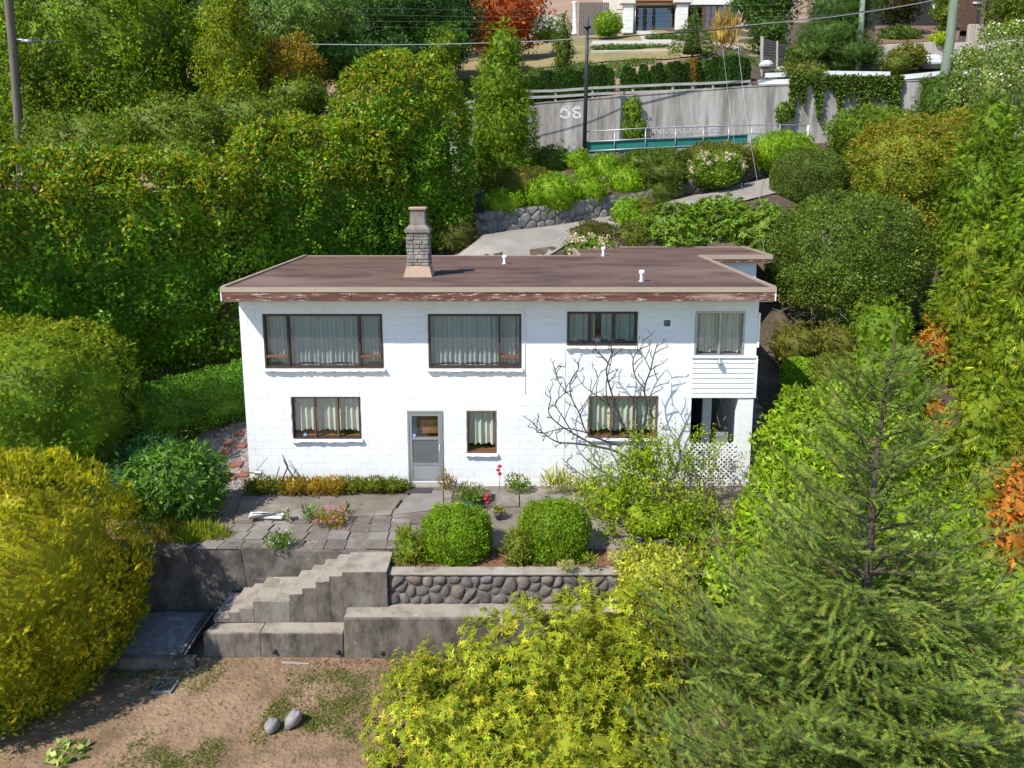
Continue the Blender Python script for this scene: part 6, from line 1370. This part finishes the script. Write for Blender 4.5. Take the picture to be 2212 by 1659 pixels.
for k, (u,v,r,lb) in enumerate(((1972,136,.55,'left pale boulder below the garden wall'),(2012,136,.8,'large white boulder below the garden wall'),(2085,132,.75,'flat pale boulder right of the green pole'),(2120,128,.5,'small pale boulder at the right below the garden wall'),(1655,140,.4,'pale rock left of the bank shrubs'),(1688,152,.35,'small pale rock on the bank by the white rail'))):
    p = at(u,v,26.5 if k<4 else 22.5); rr = random.Random(k); m = MB(); m.lathe((p[0],p[1],p[2]-r*.5),[(r*.7,0),(r*1.05,r*.35),(r*rr.uniform(.8,.95),r*.8),(r*.45,r*1.05)],9); o = m.build('boulder', M['boulder_w'], None, bevel=.06); tag(o, lb, 'rock', 'boulders on the upper bank')
nh = thing('timber_house', tuple(at(2120,60,40)), 'dark timber house at the top right corner', 'house')
ub(nh,'wall',M['timber_dk'],2078,-60,2250,66,40,4); ub(nh,'window',M['glass'],2105,8,2118,50,39.9,.08); ub(nh,'window_frame',M['stucco_w'],2103,4,2120,7.8,39.9,.09); ub(nh,'wall',M['stucco_w'],2030,2,2050,14,41,1); ub(nh,'post',M['wood_grey'],2123,-20,2128,66,39.5,.2)
ub(nh,'wall',M['dark'],1890,-60,2077,66,42,3)
# ------------------------------------------------------------------ patio odds and ends
def gp(u,v,z=0.0): return atz(u,v,z)
m_ = gp(907,1060); dm = tag(MB().hexa([(m_[0]-.36,m_[1]-.17,-.0),(m_[0]+.30,m_[1]-.17,-.0),(m_[0]+.34,m_[1]+.13,.0),(m_[0]-.26,m_[1]+.13,.0)],[(m_[0]-.36,m_[1]-.17,.022),(m_[0]+.30,m_[1]-.17,.022),(m_[0]+.34,m_[1]+.13,.022),(m_[0]-.26,m_[1]+.13,.022)]).build('door_mat', M['mat'], None), 'dark rubber door mat on the slab below the storm door', 'mat')
# timber stack
p = gp(578,1118); ts = thing('timber_stack', (p[0],p[1],0), 'small stack of weathered white planks lying on the patio', 'planks'); rr = random.Random(12)
for k in range(9):
    a = rr.uniform(-.09,.09)+(.35 if k==8 else 0); l = rr.uniform(.30,.44); y = p[1]+rr.uniform(-.10,.10); z = .01+.035*(k//3); m = MB()
    m.bar((p[0]-l,y-a*l,z+.016),(p[0]+l*rr.uniform(.7,1),y+a*l,z+.016+.02*(k==8)),.09,.036); m.build('plank', M[rr.choice(['fence_white','fence','wood_grey'])], ts)
# planter box with pelargonium and iris
a = gp(1000,1086); b = gp(1060,1084)
pb = thing('planter_box', ((a[0]+b[0])/2,a[1]+.1,0), 'low wooden planter box with red flowers on the patio', 'planter')
x0,x1,y0,y1 = a[0]-.3,b[0],a[1],a[1]+.42
for q in ((x0,x1,y0,y0+.03,.0,.17),(x0,x1,y1-.03,y1,0,.17),(x0,x0+.03,y0+.031,y1-.031,0,.17),(x1-.03,x1,y0+.031,y1-.031,0,.17)): part('planter_board', M['wood_grey'], pb, q)
part('planter_soil', M['soil'], pb, (x0+.031,x1-.031,y0+.031,y1-.031,.0,.13))
def little(name, label, u, v, hpx, wpx, cols, seed, fl=None, nf=0, L=.10, W=.025, z=0., leaf='blade', up=.8, fs=.05):
    g = gp(u,v,z); s = ppm(g); R = np.array([wpx/2/s, wpx/2.4/s, hpx/2/s]); C = np.array([g[0],g[1],z+R[2]*.62])
    r = shrub(name, [(C,R)], label, 'plant', cols, leaf=leaf, L=L, W=W, cov=1.5, clumps=14, amp=.04, thick=R[0]*.9, up=up, rnd=.6, seed=seed, sh=0, ground=False, zcut=z-.02, stem=False)
    if fl is not None: flowers(r, [(C+np.array([0,0,R[2]*.25]),R)], nf, fs, fl, seed+1, hemi=.0)
RED=[(.45,.01,.02),(.38,.008,.02)]; GR=[(.06,.11,.02),(.09,.14,.03),(.045,.08,.018)]
little('planter_flowers','red flowering plant growing in the wooden planter box',1015,1082,46,60,GR,300,RED,14,z=.12,fs=.045)
little('red_flower_clump','spiky green clump with reddish stems right of the door',965,1056,42,36,[(.06,.10,.03),(.10,.10,.03),(.16,.05,.03)],302,L=.16)
little('rose_bush','small rose bush with red blooms against the white wall',1118,1058,42,58,GR,304,RED,9,leaf='broad',L=.06,W=.035,up=.2,fs=.05)
little('iris_clump','clump of pale sword shaped iris leaves against the white wall',1205,1060,44,70,[(.16,.18,.06),(.11,.14,.04),(.26,.22,.10)],306,L=.32,W=.03,up=1.4)
little('iris_clump','second smaller iris clump right of the first at the spirea edge',1262,1066,34,50,[(.18,.18,.05),(.12,.14,.03)],308,L=.26,W=.028,up=1.2)
little('pink_flower_mound','round mound of pink flowers in the middle of the patio',715,1128,34,78,[(.14,.12,.03),(.20,.12,.03),(.09,.10,.02)],310,[(.62,.20,.36),(.70,.33,.48),(.55,.13,.30)],70,L=.05,W=.02,up=.3,fs=.05)
little('green_seedling_clump','tall dark green clump left of the pink flower mound',668,1122,34,34,GR,312,L=.14)
little('yellow_flower_clump','yellow flowering clump right of the pink mound',747,1108,24,18,GR,314,[(.65,.55,.06),(.7,.62,.2)],10,fs=.045)
little('white_flower_clump','rounded plant with white flowers at the patio edge above the wall',605,1180,38,58,GR,316,[(.72,.72,.66)],16,fs=.045,L=.08)
little('white_flower_sprig','small upright white flowering sprig beside the plank stack',620,1124,28,14,GR,318,[(.7,.7,.6)],8,fs=.04,L=.07)
little('orange_flower_sprig','orange flowers leaning over the patio left of the boxwood',868,1168,34,30,[(.10,.13,.03),(.13,.13,.03)],320,[(.62,.28,.02),(.55,.22,.02)],14,fs=.05)
little('bed_sprout','small yellow-green sprout at the right of the right boxwood',1276,1225,34,24,[(.08,.13,.02),(.14,.17,.03)],322,L=.12)
little('silver_herb','pale grey herb below the right boxwood',1225,1228,16,40,[(.26,.25,.20),(.20,.20,.15)],324,L=.07,W=.012)
little('silver_herb','pale grey herb patch at the right end of the bed',1335,1212,22,50,[(.28,.27,.21),(.22,.22,.16)],326,L=.07,W=.012)
little('wall_weed','dark green weed growing from the right of the cobble wall',1215,1305,30,30,[(.03,.06,.02),(.045,.08,.025)],328,L=.08,z=-.8)
little('wall_weed','dark green weed hanging on the lower ledge wall',1095,1400,50,34,[(.035,.065,.03),(.05,.085,.03)],330,L=.09,z=-1.6)
little('wall_weed','small weed on top of the ledge by the pieris',1135,1322,18,22,[(.03,.06,.02),(.045,.08,.025)],332,L=.06,z=-.8)
little('weed_stalk','tall thin weed in front of the rounded rhododendron',335,1160,95,24,[(.10,.14,.05),(.13,.16,.06)],334,L=.08,W=.02,z=-.1)
# two hollyhock stems with red blooms
for k, (u,v,h,lb) in enumerate(((1078,1062,60,'tall stem with deep red blooms against the white wall'),(1052,1118,52,'tall stem with deep red blooms in front of the planter box'))):
    g = gp(u,v); s = ppm(g); t = thing('hollyhock', (g[0],g[1],0), lb, 'plant'); H_ = h/s; m = MB(); m.tube([(g[0],g[1],-.02),(g[0]+.02,g[1],H_*.5),(g[0]-.01,g[1],H_)], [.008,.007,.004], 5); m.build('stem', M['bark'], t)
    for q in range(3):
        m = MB(); m.lathe((g[0]+.02*(-1)**q,g[1]-.03,H_*(.98-.14*q)-.04), [(.01,0),(.05,.02),(.058,.05),(.03,.08)], 8); m.build('bloom', M['red'], t, smooth=True)
# pots and blue tray
g = gp(1077,1118); t = thing('flower_pot', (g[0],g[1],0), 'grey pot of yellow flowers on the patio by the boxwood', 'pot plant'); m = MB(); m.lathe((g[0],g[1],-.01), [(.08,0),(.12,.13),(.13,.15),(.11,.15),(.10,.12)], 14); m.build('pot', M['terracotta_pot'], t, smooth=True)
rngp = np.random.default_rng(340); n=160; P=np.array([g[0],g[1],.13])+rngp.normal(0,.06,(n,3)); P[:,2]=.13+rngp.random(n)*.14; D,S,N=frames(rngp.normal(0,.6,(n,3))+np.array([0,0,.7]),np.array([[0,-.5,.8]]).repeat(n,0),rngp)
C=np.array([(.07,.11,.02),(.62,.52,.05),(.09,.12,.02)])[rngp.integers(0,3,n)]; V,F,C=place(KITE,P,D,S,N,np.full(n,.07),np.full(n,.035),C); raw_mesh('foliage',V,F,C,M['leaf'],t,kind='stuff')
g = gp(1008,1094); t = tag(MB().lathe((g[0],g[1],-.01), [(.10,0),(.16,.05),(.17,.06),(.15,.055),(.10,.015)], 16).build('blue_tray', M['blue'], None, smooth=True), 'bright blue shallow plastic tray in front of the planter', 'tray')
# sticks leaning on the wall
t = thing('leaning_branch', tuple(gp(612,1048)), 'forked dead branch leaning against the white wall', 'branch'); m = MB()
for uv in ([(606,1044),(622,1008),(610,982)],[(640,1040),(622,1012),(612,992)],[(630,1028),(636,1022),(640,1012)]):
    m.tube([at(u,v,-.32+.1*i) for i,(u,v) in enumerate(uv)], [.022,.018,.010], 6)
m.build('branch', M['deadbark'], t)
# low garden lamp at the house corner
g = at(553,1022,-.3); t = thing('corner_lamp', (g[0],g[1],g[2]-.1), 'small grey flood lamp at the left corner of the white house', 'lamp'); part('lamp_head', M['alu'], t, (g[0]-.02,g[0]+.18,g[1]-.08,g[1]+.06,g[2]-.05,g[2]+.07), bevel=.02); m = MB(); m.tube([(g[0]-.3,g[1]+.1,g[2]-.02),(g[0],g[1],g[2])], .02, 6); m.tube([(g[0]+.02,g[1],g[2]+.07),(g[0]+.3,g[1]+.1,g[2]+.40)], .008, 5); m.build('lamp_stem', M['wood_grey'], t)
# stepping bricks on the gravel path
def brick(u,v,lb,w=.30,h=.17):
    # path surface height at that pixel
    q = at(u,v,1.0)
    for yy in np.arange(-.9,6.5,.05):
        q = at(u,v,yy)
        if q[2] <= float(path_z(np.array(q[0]),np.array(yy))): pass
        else: continue
    best = min(np.arange(-.9,6.5,.05), key=lambda yy: abs(at(u,v,yy)[2]-float(hz(at(u,v,yy)[0],yy))-.07)); q = at(u,v,best)
    m = MB(); m.box(q[0]-w/2,q[0]+w/2,q[1]-h,q[1]+h,q[2]-.05,q[2]+.03); o = m.build('stepping_brick', M['brick'], None, bevel=.01); tag(o, lb, 'brick', 'red stepping bricks on the gravel')
for k,(u,v) in enumerate(((517,936),(492,958),(487,976),(470,993),(522,962),(512,1003),(500,1030),(528,1024))): brick(u,v,['stepping brick against the white wall highest up the gravel path','red-brown stepping brick left of the wall, second highest on the path','stepping brick in the middle of the gravel path','stepping brick on the left of the path by the rhododendron','stepping brick against the white wall halfway up the path','reddish brick slab low on the path left of the wall','loose red brick beside the corner lamp','red brick at the foot of the house corner below the lamp'][k])
rngs = random.Random(77)
for k,(u,v) in enumerate(((505,900),(512,893),(495,905),(520,888),(488,925),(478,930),(470,940),(500,918))):
    best = min(np.arange(-.9,6.5,.05), key=lambda yy: abs(at(u,v,yy)[2]-float(hz(at(u,v,yy)[0],yy))-.07)); q = at(u,v,best); r = rngs.uniform(.07,.13)
    m = MB(); m.lathe((q[0],q[1],q[2]-r*.4),[(r*.7,0),(r,r*.4),(r*.8,r*.8),(r*.3,r*1.0)],7); o = m.build('path_stone', M['stone_lt'], None, bevel=.02); tag(o, 'rough pale stone on the gravel, %s counted down from the low hedge' % ordinal(k+1), 'stone', 'rough stones on the gravel path')
# gravel bits: too many to count
rng = np.random.default_rng(350); n = 5200; x = rng.uniform(-2.5,-.05,n); y = rng.uniform(-.9,5.5,n); P = np.stack([x,y,path_z(x,y)],1)
D,S,N = frames(rng.normal(0,1,(n,3))*np.array([1,1,.3]), np.array([[0,0,1.]]).repeat(n,0), rng); TET = T_([(-.5,-.5,0),(.5,-.4,0),(.1,.6,0),(.0,.0,.6)],[(0,1,3),(1,2,3),(2,0,3)])
C = np.clip(np.array([(.36,.33,.31),(.24,.22,.21),(.18,.165,.16),(.30,.20,.17)])[rng.integers(0,4,n)]*(1+rng.normal(0,.2,(n,1))),.03,.8); s_ = rng.uniform(.02,.065,n); V,F,C = place(TET,P,D,S,N,s_,s_,C); o = raw_mesh('gravel_stones',V,F,C,M['leaf'],None,kind='stuff'); o['label']='loose pale gravel stones on the path'
# edging timbers and scraps left of the patio
for k,(u0,v0,u1,v1,lb) in enumerate(((385,1120,460,1085,'long weathered timber edging strip left of the patio'),(420,1135,470,1100,'shorter timber strip nearer the patio edge'),(446,1140,485,1108,'dark stake lying by the patio corner'),(300,1150,345,1142,'pale stone slab at the far left end of the terrace'))):
    a, b = gp(u0,v0,-.1), gp(u1,v1,-.05); m = MB(); m.bar((a[0],a[1],-.12),(b[0],b[1],-.06),.07 if k<3 else .2,.05); o = m.build('timber_strip' if k<3 else 'stone_slab', M['wood_grey' if k<3 else 'stone_lt'], None); tag(o, lb, 'timber' if k<3 else 'slab')
# boulders on the lawn
for k,(u,v,r,sx,lb) in enumerate(((588,1560,.16,.9,'left grey boulder of the pair on the dry lawn'),(633,1548,.19,.8,'right taller grey boulder of the pair on the dry lawn'))):
    best = min(np.arange(-9,-5,.02), key=lambda yy: abs(at(u,v+18,yy)[2]-float(lawn_z(np.array(at(u,v,yy)[0]),np.array(yy))))); q = at(u,v+18,best); rr = np.random.default_rng(k); nu,nv=12,8; vs=[]
    for j in range(nv+1):
        for i in range(nu):
            ph=math.pi*j/nv; th=2*math.pi*i/nu; f=1+.09*math.sin(3*th+k)*math.sin(ph)+.06*math.sin(5*ph+2*th); dx=r*sx*f*math.sin(ph)*math.cos(th); dz=r*1.05*f*math.cos(ph)
            vs.append((q[0]+dx+.35*dz*(.5+k*.5), q[1]+r*.85*f*math.sin(ph)*math.sin(th), q[2]+r*.62+dz*.85))
    m=MB(); m.add(vs,[(j*nu+i,(j+1)*nu+i,(j+1)*nu+(i+1)%nu,j*nu+(i+1)%nu) for j in range(nv) for i in range(nu)]); o=m.build('lawn_boulder',M['boulder'],None,smooth=True); tag(o,lb,'rock','boulders on the lawn')
# scraps at the foot of the ledge
for k,(u0,v0,u1,v1,lb) in enumerate(((607,1419,668,1421,'pale splintered plank at the foot of the ledge wall'),(630,1434,650,1430,'small pale wood scrap on the lawn below the ledge'))):
    a = at(u0,v0,-4.9); b = at(u1,v1,-4.9); m=MB(); m.bar((a[0],-4.88,lawn_z(a[0],-4.88)+.015),(b[0],-4.92,lawn_z(b[0],-4.92)+.015),.035,.02); o=m.build('wood_scrap',M['fence'],None); tag(o,lb,'wood')
rng=np.random.default_rng(360); n=900; x=rng.uniform(3,9.0,n); y=-4.8-np.abs(rng.normal(0,.12,n)); P=np.stack([x,y,lawn_z(x,y)+.006],1); D,S,N=frames(rng.normal(0,1,(n,3))*np.array([1,1,.15]),np.array([[0,0,1.]]).repeat(n,0),rng)
C=np.array([(.24,.12,.06),(.18,.09,.05),(.30,.20,.12)])[rng.integers(0,3,n)]; V,F,C=place(KITE,P,D,S,N,rng.uniform(.04,.10,n),np.full(n,.02),C); o=raw_mesh('leaf_litter',V,F,C,M['leaf'],None,kind='stuff'); o['label']='brown leaf litter along the foot of the ledge wall'
rng=np.random.default_rng(361); n=5000; x=rng.uniform(4.6,11,n); y=rng.uniform(-4.1,-2.4,n); P=np.stack([x,y,bed_z(x,y)+.006],1); D,S,N=frames(rng.normal(0,1,(n,3))*np.array([1,1,.3]),np.array([[0,0,1.]]).repeat(n,0),rng)
C=np.array([(.24,.11,.06),(.16,.08,.045),(.30,.20,.14),(.20,.17,.14)])[rng.integers(0,4,n)]; V,F,C=place(KITE,P,D,S,N,rng.uniform(.03,.09,n),np.full(n,.025),C); o=raw_mesh('bark_chips',V,F,C,M['leaf'],None,kind='stuff'); o['label']='bark chips on the garden bed'
print('TRIS', TRIS[0])
